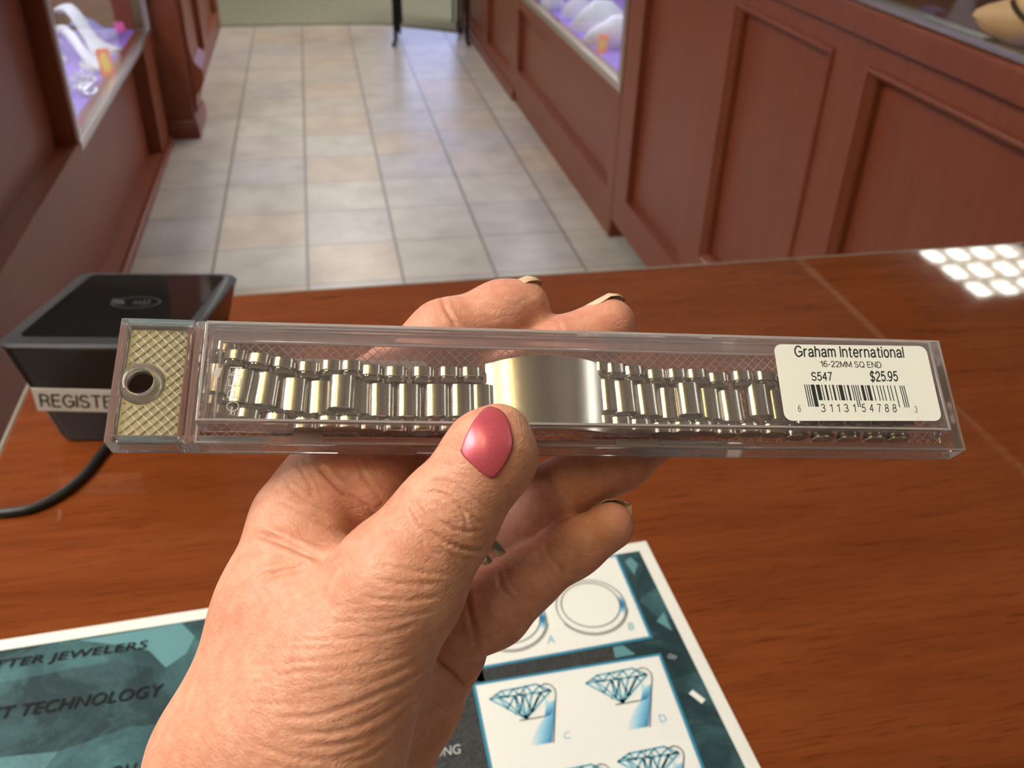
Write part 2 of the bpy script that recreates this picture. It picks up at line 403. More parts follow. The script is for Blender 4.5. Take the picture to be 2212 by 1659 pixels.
def showcase_inside(e, xf, s, x, y0, y1, zdeck, ztop, back, lamp):
    MB().box(x+s*0.062, x+s*back, y0, y1, zdeck-0.02, zdeck).build('deck', MVELVET, e, xf=xf)
    MB().box(x+s*back, x+s*(back+0.02), y0, y1, zdeck-0.02, ztop).build('back_board', simple('showcase_back', (0.16, 0.085, 0.06), 0.6), e, xf=xf)
    MB().box(x+s*0.03, x+s*0.06, y0+0.05, y1-0.05, ztop-0.05, ztop-0.03).build('lamp_tube', lamp, e, xf=xf)

LAMPB = emit('showcase_lamp', (0.66, 0.72, 1.0), 42.0)

def left_cabinet():
    e = empty('display_cabinet', (-0.9, 2.4, 0), None, 'dark cherry display cabinet along the left of the aisle with a lit purple case', 'cabinet')
    xf = lambda p: (p[0]+0.9, p[1]-2.4, p[2])
    s = -1; X = -0.69; zt = 1.06
    wall_unit(e, xf, s, X, 0.3, 4.22, 0.0, zt, [(2.10, 4.00, 0.035, 0.455), (1.2, 2.71, 0.492, 0.98)], 0.5, 0.055, holes=[(2.76, 4.22, 0.478, zt)])
    ml = MB().box(X+0.02, X+0.0005, 2.0, 4.22, 0.0, 0.03)
    ml.build('base_moulding', MWOOD, e, xf=xf, bevel=0.006)
    # aluminium frame and glass of the case
    MB().box(X+0.004, X-0.02, 2.73, 4.26, 0.466, 0.492).box(X+0.003, X-0.02, 4.235, 4.262, 0.4925, zt).box(X+0.003, X-0.02, 2.73, 2.757, 0.4925, zt).build('metal_frame', MALU, e, xf=xf, bevel=0.002)
    MB().box(X-0.006, X-0.012, 2.758, 4.234, 0.493, zt-0.001).build('glass_pane', MPANE, e, xf=xf)
    MB().box(X+0.0, X-0.60, 0.3, 4.26, zt+0.001, zt+0.011).build('glass_top', MPANE, e, xf=xf)
    showcase_inside(e, xf, s, X, 2.76, 4.26, 0.478, zt, 0.58, LAMPB)
    MB().box(X-0.064, X-0.60, 4.262, 4.28, 0.0, zt).box(X-0.064, X-0.6, 2.70, 2.72, 0.46, zt).box(X-0.601, X-0.62, 0.3, 4.28, 0.0, zt).build('carcass', MWOOD, e, xf=xf)
left_cabinet()

def left_column():
    e = empty('pilaster', (-0.63, 4.45, 0), None, 'carved wooden pilaster at the far end of the left cabinet', 'pilaster')
    xf = lambda p: (p[0]+0.63, p[1]-4.45, p[2])
    MB().box(-0.72, -0.575, 4.285, 4.62, 0.086, 2.2).build('shaft', MWOOD, e, xf=xf, bevel=0.004)
    b = MB(); rings = []
    for o_, z in ((0.014, 0.0), (0.014, 0.05), (0.010, 0.06), (0.011, 0.07), (0.002, 0.085)):
        rings.append([(-0.72-o_, 4.285-o_, z), (-0.575+o_, 4.285-o_, z), (-0.575+o_, 4.62, z), (-0.72-o_, 4.62, z)])
    b.loft(rings).build('base_moulding', MWOODF, e, xf=xf)
    # scrolled bracket on the aisle side
    prof = [(0, 0.10), (0.012, 0.12), (0.02, 0.18), (0.045, 0.21), (0.062, 0.25), (0.058, 0.29), (0.035, 0.32), (0.022, 0.36), (0.018, 0.5), (0.02, 0.8), (0, 0.82)]
    P = spline(prof, 5)
    b = MB().loft([[(-0.5745+p[0], 4.32, p[1]) for p in P], [(-0.5745+p[0], 4.58, p[1]) for p in P]])
    b.build('scroll_bracket', MWOODF, e, xf=xf, smooth=True)
    e2 = empty('display_cabinet', (-0.9, 5.6, 0), None, 'far cherry cabinet beyond the carved pilaster on the left', 'cabinet')
    xf2 = lambda p: (p[0]+0.9, p[1]-5.6, p[2])
    wall_unit(e2, xf2, -1, -0.625, 4.63, 6.62, 0.0, 1.06, [(4.8, 5.5, 0.12, 0.9), (5.7, 6.45, 0.12, 0.9)], 0.5, 0.03)
    MB().box(-0.63, -1.2, 4.63, 6.62, 1.061, 1.08).box(-1.18, -1.2, 4.63, 6.62, 0, 1.06).build('carcass', MWOOD, e2, xf=xf2)
left_column()

def right_far():
    e = empty('display_cabinet', (1.2, 4.7, 0), None, 'cherry cabinet on the right of the aisle with a lit purple case', 'cabinet')
    xf = lambda p: (p[0]-1.2, p[1]-4.7, p[2])
    X = 0.98; zt = 1.06
    wall_unit(e, xf, 1, X, 2.952, 6.62, 0.0, zt, [(3.03, 4.66, 0.165, 0.468), (4.86, 5.55, 0.10, 0.9), (5.72, 6.45, 0.1, 0.9)], 0.5, 0.028,
              holes=[(3.0, 4.75, 0.527, zt), (2.952, 4.7, 0.0, 0.0001)])
    MB().box(X-0.004, X+0.02, 2.958, 4.78, 0.518, 0.545).box(X-0.003, X+0.02, 2.958, 2.985, 0.5455, zt).box(X-0.003, X+0.02, 4.755, 4.78, 0.5455, zt).build('metal_frame', MALU, e, xf=xf, bevel=0.002)
    MB().box(X+0.006, X+0.012, 2.986, 4.754, 0.546, zt-0.001).build('glass_pane', MPANE, e, xf=xf)
    MB().box(X, X+0.6, 2.952, 6.62, zt+0.001, zt+0.011).build('glass_top', MPANE, e, xf=xf)
    showcase_inside(e, xf, 1, X, 3.0, 4.75, 0.527, zt, 0.58, LAMPB)
    MB().box(X+0.064, X+0.6, 4.752, 4.77, 0.0, zt).box(X+0.064, X+0.6, 2.955, 2.975, 0, zt).box(X+0.601, X+0.62, 2.955, 6.62, 0.0, zt).build('carcass', MWOOD, e, xf=xf)
    MB().box(X-0.014, X-0.0003, 4.7, 6.6, 0.0, 0.05).build('base_moulding', MWOOD, e, xf=xf, bevel=0.004)
right_far()

def right_near():
    e = empty('display_counter', (1.2, 1.9, 0), None, 'cherry panelled counter on the right with a chrome strip under its glass', 'cabinet')
    xf = lambda p: (p[0]-1.2, p[1]-1.9, p[2])
    X = 0.98
    pan = [(2.29, 2.80, 0.195, 0.955), (1.672, 2.150, 0.29, 0.955), (0.80, 1.545, 0.29, 0.955)]
    wall_unit(e, xf, 1, X, 0.3, 2.945, 0.075, 1.0, pan, 0.5, 0.024)
    for p in pan[1:]: moulding(e, xf, 1, X, *p)
    MB().box(X+0.06, X+0.08, 0.3, 2.945, 0.0, 0.075).build('toe_kick', simple('toe_kick_black', (0.012, 0.011, 0.01), 0.6), e, xf=xf)
    MB().box(X-0.022, X+0.05, 0.3, 2.945, 1.001, 1.0505).build('top_rail', MWOODF, e, xf=xf, bevel=0.006, seg=3)
    MB().box(X-0.016, X+0.012, 0.3, 2.945, 1.051, 1.066).build('chrome_edge', MCHROME, e, xf=xf, bevel=0.005, seg=3)
    MB().box(X-0.004, X+0.002, 0.3, 2.945, 1.0665, 1.42).build('glass_front', MPANE, e, xf=xf)
    MB().box(X-0.004, X+0.55, 0.3, 2.945, 1.421, 1.431).build('glass_top', MPANE, e, xf=xf)
    MB().box(X+0.0125, X+0.55, 0.3, 2.945, 1.03, 1.05).build('deck', simple('dark_deck', (0.07, 0.028, 0.014), 0.45), e, xf=xf)
    MB().box(X+0.4, X+0.42, 0.3, 2.945, 1.0505, 1.26).build('back_board', simple('dark_back_board', (0.05, 0.022, 0.012), 0.5), e, xf=xf)
    MB().box(X+0.0125, X+0.024, 0.3, 2.945, 1.335, 1.42).build('lamp_shield', MWOOD, e, xf=xf)  # unseen rail added to keep the lamp out of the counter's reflection
    MB().box(X+0.025, X+0.040, 0.7, 1.7, 1.395, 1.415).build('lamp_tube', emit('warm_case_lamp', (1.0, 0.8, 0.5), 22.0), e, xf=xf)
    MB().box(X+0.551, X+0.57, 0.3, 2.945, 0.0, 1.42).box(X+0.062, X+0.55, 0.3, 0.32, 0.0, 1.029).build('carcass', MWOOD, e, xf=xf)
right_near()

# ---------------------------------------------------------------- display forms inside the cases
def ramp_form(name, loc, yaw, L, Hh, w, m, label, cat, group, foot=1.0):
    """necklace ramp: a foot, a neck that rises and a rounded head"""
    e = empty(name, loc, (0, 0, yaw), label, cat, group)
    P = spline([(0, 0.012), (0.25*L, 0.03*Hh+0.012), (0.5*L, 0.35*Hh), (0.78*L, 0.85*Hh), (L, Hh), (1.12*L, 0.93*Hh)], 6)
    Wd = np.interp(np.linspace(0, 1, len(P)), [0, 0.15, 0.4, 0.7, 0.9, 1], [0.5*w*foot, 0.62*w*foot, 0.35*w, 0.32*w, 0.5*w, 0.25*w])
    rings = []
    for (x, z), hw in zip(P, Wd):
        rings.append([(x, hw*math.cos(a), z+0.012*math.sin(a)) for a in np.linspace(0, 2*math.pi, 13)[:-1]])
    MB().loft(rings).build('ramp', m, e, smooth=True, angle=0)
    MB().loft([[(0.28*L+0.3*L*math.cos(a)*q, 0.75*w*math.sin(a)*q, z) for a in np.linspace(0, 2*math.pi, 21)[:-1]] for q, z in ((1, 0.0), (1, 0.008), (0.93, 0.012))]).build('foot', m, e, smooth=True)
    return e
def displays():
    zl, zr = 0.4785, 0.5275
    D = math.radians
    g = 'white jewellery stands in the lit cases'
    ramp_form('jewelry_stand', (-0.77, 3.80, zl), D(150), 0.17, 0.16, 0.10, MWHITEFORM, 'tall white stand with a spoon shaped head in the left case', 'jewelry stand', g, 1.25)
    ramp_form('jewelry_stand', (-0.755, 3.56, zl), D(125), 0.30, 0.10, 0.06, MWHITEFORM, 'long low white ramp stand behind the orange tag in the left case', 'jewelry stand', g)
    ramp_form('jewelry_stand', (-0.93, 3.70, zl), D(130), 0.22, 0.12, 0.055, MWHITEFORM, 'slim white stand with a small forked foot at the left frame of the left case', 'jewelry stand', g)
    ramp_form('jewelry_stand', (-1.02, 3.98, zl), D(120), 0.16, 0.22, 0.07, MWHITEFORM, 'upright white stand at the back edge of the left case', 'jewelry stand', g)
    e = ramp_form('jewelry_stand', (-0.80, 4.12, zl), D(170), 0.14, 0.06, 0.17, MLAVFORM, 'lavender ribbed fan stand in the far corner of the left case', 'jewelry stand', g)
    # bracelets lying in coils
    for (x, y, z, r, lab) in ((-0.775, 3.30, zl, 0.022, 'sparkling coiled bracelet lying on the purple deck of the left case'),
                              (-0.80, 3.42, zl, 0.030, 'thick pearly coil beside the white stands in the left case')):
        b = MB(); rnd = random.Random(int(r*1e4))
        for k in range(4):
            c = (x+rnd.uniform(-0.03, 0.03), y+rnd.uniform(-0.05, 0.05)); t = rnd.uniform(0, 1)
            b.tube([(c[0]+r*math.cos(a), c[1]+1.3*r*math.sin(a), z+0.0105+0.012*(k % 2)+0.004*math.sin(2*a+t)) for a in np.linspace(0, 6.2, 22)], 0.0055, 6)
        tag(b.build('bracelet', simple('pearl_%d' % int(r*1000), (0.8, 0.78, 0.85), 0.15, 0.3), smooth=True), lab, 'bracelet', 'bracelets in the left case')
    def price_tag(loc, yaw, w, h, lean, border, fill, label):
        e = empty('price_tag', loc, (0, 0, yaw), label, 'tag', 'small coloured tags in the lit cases')
        def lx(p): return (p[0], p[1]+p[2]*lean, p[2]+0.0005)
        MB().box(-w/2, w/2, 0, 0.003, 0, h).build('card', border, e, xf=lx)
        n = 20
        MB().loft([[(0.32*w*math.cos(a), yy, h/2+0.36*h*math.sin(a)) for a in np.linspace(0, 2*math.pi, n+1)[:-1]] for yy in (-0.0008, 0.001)]).build('printed_oval', fill, e, xf=lx)
    OR, YE, PK = simple('tag_orange', (0.9, 0.16, 0.03), 0.5), simple('tag_yellow', (0.9, 0.62, 0.03), 0.5), simple('tag_pink', (0.9, 0.12, 0.45), 0.5)
    price_tag((-0.735, 3.50, zl), D(20), 0.045, 0.085, 0.5, OR, YE, 'orange card tag with a yellow oval on the purple deck of the left case')
    price_tag((-0.735, 2.93, zl), D(15), 0.025, 0.022, 0.5, PK, PK, 'tiny pink tag at the near corner of the left case')
    price_tag((-0.775, 4.07, zl+0.03), D(20), 0.035, 0.035, 0.4, PK, PK, 'pink tag on the lavender fan stand in the left case')
    g2 = 'white necklace forms in the right case'
    def collar(loc, yaw, w, h, d, label):
        e = empty('necklace_form', loc, (0, 0, yaw), label, 'necklace form', g2)
        rings = []
        for t in np.linspace(0, 1, 9):
            z = h*t; k = 1-0.75*t**1.6
            rings.append([((-0.5*w*k)*math.cos(a), d*(0.1-0.45*t)+0.5*d*k*math.sin(a)*(0.6 if math.sin(a) > 0 else 1), z) for a in np.linspace(0, 2*math.pi, 25)[:-1]])
        MB().loft(rings).build('bust', MWHITEFORM, e, smooth=True, angle=50)
        MB().tube([((-0.36*w)*math.cos(a), d*0.0-0.42*d*math.sin(a), h*0.35+0.012) for a in np.linspace(0.15, 3.0, 20)], 0.004, 6).build('necklace', simple('necklace_silver', (0.75, 0.76, 0.8), 0.15, 1.0), e, smooth=True)
    collar((1.19, 3.60, zr), D(-25), 0.34, 0.12, 0.24, 'widest white necklace form nearest the frame corner of the right case')
    collar((1.17, 3.84, zr), D(-25), 0.28, 0.13, 0.16, 'white necklace form behind the widest one in the right case')
    collar((1.14, 4.12, zr), D(-20), 0.16, 0.10, 0.12, 'small white necklace form in the middle of the right case')
    collar((1.07, 4.33, zr), D(-20), 0.13, 0.07, 0.10, 'white necklace form farthest along the right case')
    price_tag((1.055, 3.47, zr), D(-30), 0.04, 0.06, 0.45, OR, simple('tag_ochre', (0.6, 0.4, 0.08), 0.5), 'orange and ochre tag below the white necklace form in the right case')
    for i, y in enumerate((3.55, 3.43)):
        b = MB().tube([(1.175-0.03*i+0.012*math.cos(a), y, zr+0.014+0.012*math.sin(a)) for a in np.linspace(0, 6.2, 20)], 0.002, 6)
        tag(b.build('ring', MCHROME, smooth=True), ('upper' if i == 0 else 'lower')+' tiny silver ring beside the tag in the right case', 'ring', 'rings in the right case')
    # sandy gold bust lying under the chrome edged glass top
    e = empty('necklace_bust', (1.075, 1.185, 1.0505), (0, 0, D(-40)), 'sandy gold jewellery bust behind the chrome edged glass of the right counter', 'bust')
    gold = simple('sandy_gold', (0.60, 0.40, 0.21), 0.5)
    rings = []
    for t in np.linspace(0, 1, 12):
        w = np.interp(t, [0, 0.25, 0.5, 0.7, 0.85, 1], [0.06, 0.13, 0.15, 0.12, 0.05, 0.045]); z = 0.098*t
        dp = np.interp(t, [0, 0.4, 0.7, 1], [0.045, 0.06, 0.05, 0.032])
        rings.append([(w*math.cos(a), dp*math.sin(a)-0.03*t, z) for a in np.linspace(0, 2*math.pi, 25)[:-1]])
    MB().loft(rings).build('torso', gold, e, smooth=True)
    MB().tube([(0.1*math.cos(a), -0.055-0.035*math.sin(a)*0.6, 0.086-0.045*math.sin(a)) for a in np.linspace(0.2, 2.94, 20)], 0.004, 6).build('pendant_chain', simple('dark_chain', (0.1, 0.07, 0.04), 0.3, 0.6), e, smooth=True)
displays()

def iron_table():
    e = empty('iron_table', (0.71, 6.05, 0), None, 'dark wrought iron table whose thin legs stand at the end of the tiled aisle', 'table')
    for (x, y, dx, dy) in ((0.457, 5.94, 0.05, 0.05), (0.935, 5.93, -0.04, 0.05), (0.50, 6.28, 0.04, -0.03), (0.93, 6.28, -0.05, -0.03)):
        X, Y = x-0.71, y-6.05
        P = spline([(X, Y, 0.008), (X+0.015*np.sign(dx), Y, 0.05), (X+0.3*dx, Y+0.3*dy, 0.15), (X+0.25*dx, Y+0.2*dy, 0.35), (X-0.1*dx, Y, 0.6), (X+dx*0.3, Y+dy*0.3, 0.72)], 6)
        b = MB().tube(P, np.interp(np.linspace(0, 1, len(P)), [0, 0.1, 1], [0.016, 0.011, 0.012]), 8)
        b.tube([(p[0]+0.03*np.sign(dx), p[1]+0.01, p[2]) for p in P[8:]], 0.008, 8)
        b.build('leg', MIRON, e, smooth=True)
    MB().box(-0.30, 0.22, -0.16, 0.27, 0.725, 0.745).build('table_top', MIRON, e, bevel=0.004)
iron_table()

def far_blue_glow():  # unseen glowing cabinet added to cast a bluish reflection on the floor
    e = empty('display_cabinet', (1.2, 8.8, 0), None, 'unseen blue-lit cabinet added at the far wall for the bluish floor reflection', 'cabinet')
    MB().box(-0.55, 0.55, -0.1, 0.3, 0.0, 0.4).box(-0.55, 0.55, 0.28, 0.3, 0.4, 1.3).box(-0.55, 0.55, -0.1, 0.3, 1.3, 1.36).build('body', MWOOD, e)
    MB().box(-0.5, 0.5, 0.2, 0.21, 0.45, 1.25).build('light_panel', emit('added_blue_glow', (0.45, 0.55, 1.0), 4.0), e)
far_blue_glow()

# ---------------------------------------------------------------- the case's own frame (mm): X along it, Y up it, Z out of its lid
CXA = np.array([0.99378, -0.0890, -0.06691]); CYA = np.array([0.1112, 0.82412, 0.5554]); CZA = np.array([0.00572, -0.55938, 0.82889])
CO = np.array([0.04184, 0.14872, 1.25451])
def case_loc(u, v, z):          # where the sight line through (u, v) meets the plane Z = z mm of the case, in case mm
    d = ray(u, v); t = (z/1000.0-(C0-CO) @ CZA)/(d @ CZA); p = C0-CO+d*t
    return np.array([p @ CXA, p @ CYA])*1000.0
def case_w(p):
    return CO+(CXA*p[0]+CYA*p[1]+CZA*p[2])/1000.0

# ---------------------------------------------------------------- the hand: one skin grown round a posed skeleton
# joints in the camera's axes: (u, v, depth mm, radius mm); each chain is a list of joints
CH = {
 'wrist':  [[(505,1648,169,13.5), (640,1560,166,15.5)], [(690,1640,163,13.8), (760,1440,163,12.8)], [(360,2100,166,19.0), (505,1660,169,13.5)], [(560,2120,162,21.0), (690,1640,163,13.8)], [(640,2120,184,17.0), (800,1655,184,11.5)],
            [(505,1640,169,13.5), (608,1330,173,12.2)], [(640,1560,166,16.0), (700,1380,168,14)]],
 'thumb':  [[(700,1520,164,14.5), (858,1262,163,11.4)], [(858,1262,163,11.4), (962,1118,165,8.75)], [(962,1118,165,8.75), (1058,985,165.5,7.75)], [(1058,985,165.5,7.75), (1081,932,166.5,4.6)]],
 'web':    [[(608,1330,173,12.0), (655,1130,182,9.4)], [(640,1250,175,10.5), (720,1290,170,9)], [(655,1130,182,9.6), (720,1010,186,7.6)]],
 'pads':   [[(700,1150,188,9.2), (790,1060,188.5,9.2)], [(790,1060,188.5,9.2), (812,985,192,8.3)]],
 'index':  [[(690,1060,189,9.0), (826,848,196,8.2)], [(826,848,196,8.2), (960,725,199,7.3)], [(960,725,199,7.3), (1085,677,201,6.75)], [(1085,677,201,6.75), (1130,663,202,5.9)]],
 'middle': [[(905,1095,197,8.6), (1080,858,198,8.0)], [(1080,858,198,8.0), (1205,765,201,7.4)], [(1205,765,201,7.4), (1314,706,203,6.4)]],
 'ring':   [[(950,1275,190,8.6), (1050,1185,192,7.6)], [(1050,1185,192,7.6), (1165,1090,194,7.2)], [(1165,1090,194,7.2), (1335,985,196.5,6.9)], [(1335,985,196.5,6.9), (1455,905,199,6.2)]],
 'pinky':  [[(985,1362,183,7.2), (1062,1312,184,7.7)], [(1062,1312,184,7.7), (1135,1254,185,6.2)], [(1135,1254,185,6.2), (1240,1184,185.5,5.4)], [(1240,1184,185.5,5.4), (1318,1137,186,4.9)]],
 'palm':   [[(800,1200,197,11), (905,1330,190,10.5)], [(905,1330,190,10.5), (965,1402,187,7.6)], [(965,1402,187,7.6), (905,1520,185,8.2)], [(905,1520,185,8.2), (842,1655,184,8.2)], [(800,1500,178,12.5), (880,1380,186,10)]],
}
ORDER = ['wrist', 'thumb', 'web', 'pads', 'palm', 'index', 'middle', 'ring', 'pinky']
KIN = dict(wrist=6.0, thumb=4.5, web=5.0, pads=4.0, palm=3.0, index=3.5, middle=3.5, ring=3.5, pinky=3.0)
KOUT = dict(thumb=5.0, web=4.5, pads=2.5, palm=1.6, index=3.5, middle=3.0, ring=1.5, pinky=1.3)
SEG = {g: [(cam_mm(*a[:3]), a[3], cam_mm(*b[:3]), b[3]) for a, b in c] for g, c in CH.items()}
def smin(a, b, k):
    h = np.maximum(k-np.abs(a-b), 0.0)/k
    return np.minimum(a, b)-h*h*k*0.25
def cone(P, a, ra, b, rb):      # round cone
    ba = b-a; l2 = ba @ ba; rr = ra-rb; a2 = l2-rr*rr; il2 = 1.0/l2
    pa = P-a; y = pa @ ba; z = y-l2
    q = pa*l2-np.outer(y, ba); x2 = np.einsum('ij,ij->i', q, q)
    y2 = y*y*l2; z2 = z*z*l2; k = np.sign(rr)*rr*rr*x2
    d = (np.sqrt(x2*a2*il2)+y*rr)*il2-ra
    c1 = np.sign(z)*a2*z2 > k; c2 = np.sign(y)*a2*y2 < k
    d = np.where(c2, np.sqrt(x2+y2)*il2-ra, d)
    d = np.where(c1, np.sqrt(x2+z2)*il2-rb, d)
    return d
def hand_groups(P):
    out = {}
    for g in ORDER:
        d = None
        for s in SEG[g]:
            e = cone(P, *s); d = e if d is None else smin(d, e, KIN[g])
        out[g] = d
    return out
def hand_sdf(P):
    G = hand_groups(P); d = G['wrist']
    for g in ORDER[1:]: d = smin(d, G[g], KOUT[g])
    return d
def surface_nets(h):
    lo = np.array([-78., -24., 136.]); hi = np.array([42., 92., 214.])
    hc = 4*h; nc = np.ceil((hi-lo)/hc).astype(int)
    ax = [lo[i]+hc*(np.arange(nc[i])+0.5) for i in range(3)]
    g = np.stack(np.meshgrid(*ax, indexing='ij'), -1).reshape(-1, 3)
    near = (np.abs(hand_sdf(g)) < hc*1.9).reshape(nc)
    n = nc*4+1; f = np.full(n, 1.0, np.float32)
    # fine samples of the marked blocks only
    m = np.zeros(n, bool)
    idx = np.argwhere(near)
    for dx in range(5):
        for dy in range(5):
            for dz in range(5):
                m[idx[:, 0]*4+dx, idx[:, 1]*4+dy, idx[:, 2]*4+dz] = True
    pts = np.argwhere(m); P = lo+pts*h
    val = np.concatenate([hand_sdf(c) for c in np.array_split(P, max(1, len(P)//400000))])
    f[m] = val
    cell = np.zeros(n-1, np.int8)
    full = np.ones(n-1, bool)
    for dx in (0, 1):
        for dy in (0, 1):
            for dz in (0, 1):
                sl = tuple(slice(d, n[i]-1+d) for i, d in enumerate((dx, dy, dz)))
                cell += (f[sl] < 0); full &= m[sl]
    act = (cell > 0) & (cell < 8) & full
    ids = -np.ones(n-1, np.int64); cs = np.argwhere(act); ids[act] = np.arange(len(cs))
    acc = np.zeros((len(cs), 3)); cnt = np.zeros(len(cs))
    for a in range(3):
        for o1 in (0, 1):
            for o2 in (0, 1):
                off = np.zeros(3, int); oth = [i for i in range(3) if i != a]; off[oth[0]] = o1; off[oth[1]] = o2
                p = cs+off; q = p.copy(); q[:, a] += 1
                fa = f[p[:, 0], p[:, 1], p[:, 2]]; fb = f[q[:, 0], q[:, 1], q[:, 2]]
                x = (fa < 0) != (fb < 0); t = np.where(x, fa/np.where(fa == fb, 1, fa-fb), 0)
                loc = off+np.eye(3)[a]*t[:, None]; acc += loc*x[:, None]; cnt += x
    V = lo+(cs+acc/np.maximum(cnt, 1)[:, None])*h
    Fs = []
    for a in range(3):
        b, c = (a+1) % 3, (a+2) % 3
        sa = [slice(0, n[i]) for i in range(3)]; sb = list(sa); sa[a] = slice(0, n[a]-1); sb[a] = slice(1, n[a])
        f0 = f[tuple(sa)]; f1 = f[tuple(sb)]
        x = ((f0 < 0) != (f1 < 0)) & m[tuple(sa)] & m[tuple(sb)]
        e = np.argwhere(x); e = e[(e[:, b] > 0) & (e[:, c] > 0) & (e[:, b] < n[b]-1) & (e[:, c] < n[c]-1)]
        flip = f[e[:, 0], e[:, 1], e[:, 2]] < 0
        q = []
        for db, dc in ((1, 1), (0, 1), (0, 0), (1, 0)):
            k = e.copy(); k[:, b] -= db; k[:, c] -= dc; q.append(ids[k[:, 0], k[:, 1], k[:, 2]])
        q = np.stack(q, 1); ok = (q >= 0).all(1); q = q[ok]; fl = flip[ok]
        q[~fl] = q[~fl][:, ::-1]; Fs.append(q)
    return V, np.concatenate(Fs)
def sdf_grad(P, e=0.05):
    return np.stack([(hand_sdf(P+np.eye(3)[i]*e)-hand_sdf(P-np.eye(3)[i]*e))/(2*e) for i in range(3)], 1)

# skin creases: polylines on the skin as seen (u, v), half width px, depth mm, region they belong to
CRE = [
 ('thumb', [(886,1088),(909,1130),(953,1166),(1020,1189),(1048,1182)], 5, .42), ('thumb', [(902,1076),(928,1108),(972,1140),(1034,1150)], 4.5, .34),
 ('thumb', [(922,1045),(962,1039),(1010,1067),(1052,1100)], 4, .26), ('thumb', [(922,1064),(962,1070),(1001,1102),(1043,1134)], 4.5, .34),
 ('thumb', [(940,1086),(962,1104),(978,1128)], 4, .25), ('thumb', [(948,1180),(985,1206),(1020,1208)], 4, .18), ('thumb', [(905,1160),(925,1185),(960,1200)], 4, .16),
 ('thumb', [(868,1100),(884,1140),(915,1172)], 4, .16), ('thumb', [(990,1085),(1004,1112),(1008,1140)], 3.5, .18),
 ('pads', [(684,1004),(740,1060),(784,1090),(836,1148)], 6, .7), ('pads', [(770,985),(790,1035),(830,1085)], 5, .25),
 ('web', [(548,1149),(615,1173),(690,1204),(742,1194)], 8, .7), ('pads', [(745,1192),(790,1170),(836,1146),(866,1112)], 9, 1.5),
 ('web', [(700,1210),(640,1228),(558,1248)], 8, .5),
 ('web', [(640,1000),(668,1042),(676,1080)], 4, .2), ('web', [(600,1080),(660,1110),(735,1150)], 5, .15), ('web', [(620,1045),(655,1075),(720,1110),(775,1150)], 4.5, .2),
 ('wrist', [(604,1461),(662,1450),(734,1450),(806,1439),(882,1416)], 5, .30), ('wrist', [(647,1497),(734,1483),(824,1466),(900,1430)], 5, .34),
 ('wrist', [(589,1551),(680,1548),(770,1519),(879,1472),(912,1452)], 6, .5), ('wrist', [(625,1584),(734,1580),(824,1544),(890,1502)], 6, .5),
 ('wrist', [(660,1616),(770,1602),(842,1566),(884,1522)], 6, .42), ('wrist', [(540,1600),(630,1636),(720,1638),(800,1606),(866,1556)], 6, .4),
 ('wrist', [(520,1480),(607,1468)], 5, .2), ('wrist', [(517,1440),(625,1432),(716,1424),(800,1404)], 5, .24), ('wrist', [(625,1385),(734,1381),(842,1367),(905,1345)], 5, .26),
 ('wrist', [(700,1345),(806,1342),(897,1331),(940,1316)], 5, .22), ('wrist', [(716,1310),(842,1295),(950,1290)], 5, .2), ('wrist', [(480,1530),(560,1520),(640,1522)], 5, .18),
 ('wrist', [(560,1400),(640,1402),(730,1398)], 5, .18), ('wrist', [(700,1650),(780,1640),(850,1600)], 6, .4),
 ('thumb', [(800,1250),(880,1262),(960,1258)], 5, .16), ('thumb', [(780,1290),(880,1300),(950,1285)], 5, .18), ('thumb', [(820,1220),(900,1235),(975,1240)], 5, .15),
 ('pinky', [(1180,1174),(1190,1205),(1214,1232)], 5, .35), ('pinky', [(1076,1234),(1084,1268),(1108,1294)], 5, .35), ('pinky', [(1090,1226),(1100,1258),(1122,1284)], 4, .2),
 ('pinky', [(1004,1262),(1015,1322),(1034,1402)], 6, .5),
 ('palm', [(930,1414),(981,1457),(1004,1484)], 6, .8), ('palm', [(905,1496),(925,1545),(930,1590)], 6, .4), ('palm', [(940,1520),(965,1545)], 5, .3),
 ('index', [(954,634),(963,666),(986,704)], 5, .4), ('index', [(900,660),(915,690)], 4, .2), ('middle', [(1205,690),(1214,712)], 4, .2),
 ('ring', [(1180,1010),(1200,1050),(1240,1085)], 5, .25),
]
def crease_disp(P, gid):
    u = CX+F*P[:, 0]/P[:, 2]; v = CY+F*P[:, 1]/P[:, 2]; out = np.zeros(len(P))
    near = dict(thumb=('thumb', 'wrist', 'web'), web=('web', 'pads', 'wrist', 'thumb', 'index'), wrist=('wrist', 'thumb', 'web'), pads=('pads', 'web', 'index'), palm=('palm', 'wrist'), pinky=('pinky', 'palm'), index=('index',), middle=('middle',), ring=('ring',))
    for g, pl, w, dp in CRE:
        dp *= dict(wrist=.5, thumb=1.2).get(g, 1.0); w *= 0.9
        sel = np.isin(gid, [ORDER.index(x) for x in near[g]])
        L = spline(pl, 6); lo = L.min(0)-40; hi = L.max(0)+40
        k = np.where(sel & (u > lo[0]) & (u < hi[0]) & (v > lo[1]) & (v < hi[1]))[0]
        if not len(k): continue
        q = np.stack([u[k], v[k]], 1); best = np.full(len(k), 1e9); tt = np.zeros(len(k))
        for i in range(len(L)-1):
            a, b = L[i], L[i+1]; ab = b-a; t = np.clip(((q-a) @ ab)/(ab @ ab+1e-9), 0, 1)
            d = np.linalg.norm(q-a-t[:, None]*ab, axis=1); c = d < best; best[c] = d[c]; tt[c] = (i+t[c])/(len(L)-1)
        fade = np.clip(np.minimum(tt, 1-tt)*6+0.25, 0, 1)
        out[k] += dp*fade*(-np.exp(-(best/w)**2)+0.45*np.exp(-((best-2.1*w)/(1.3*w))**2))
    return out
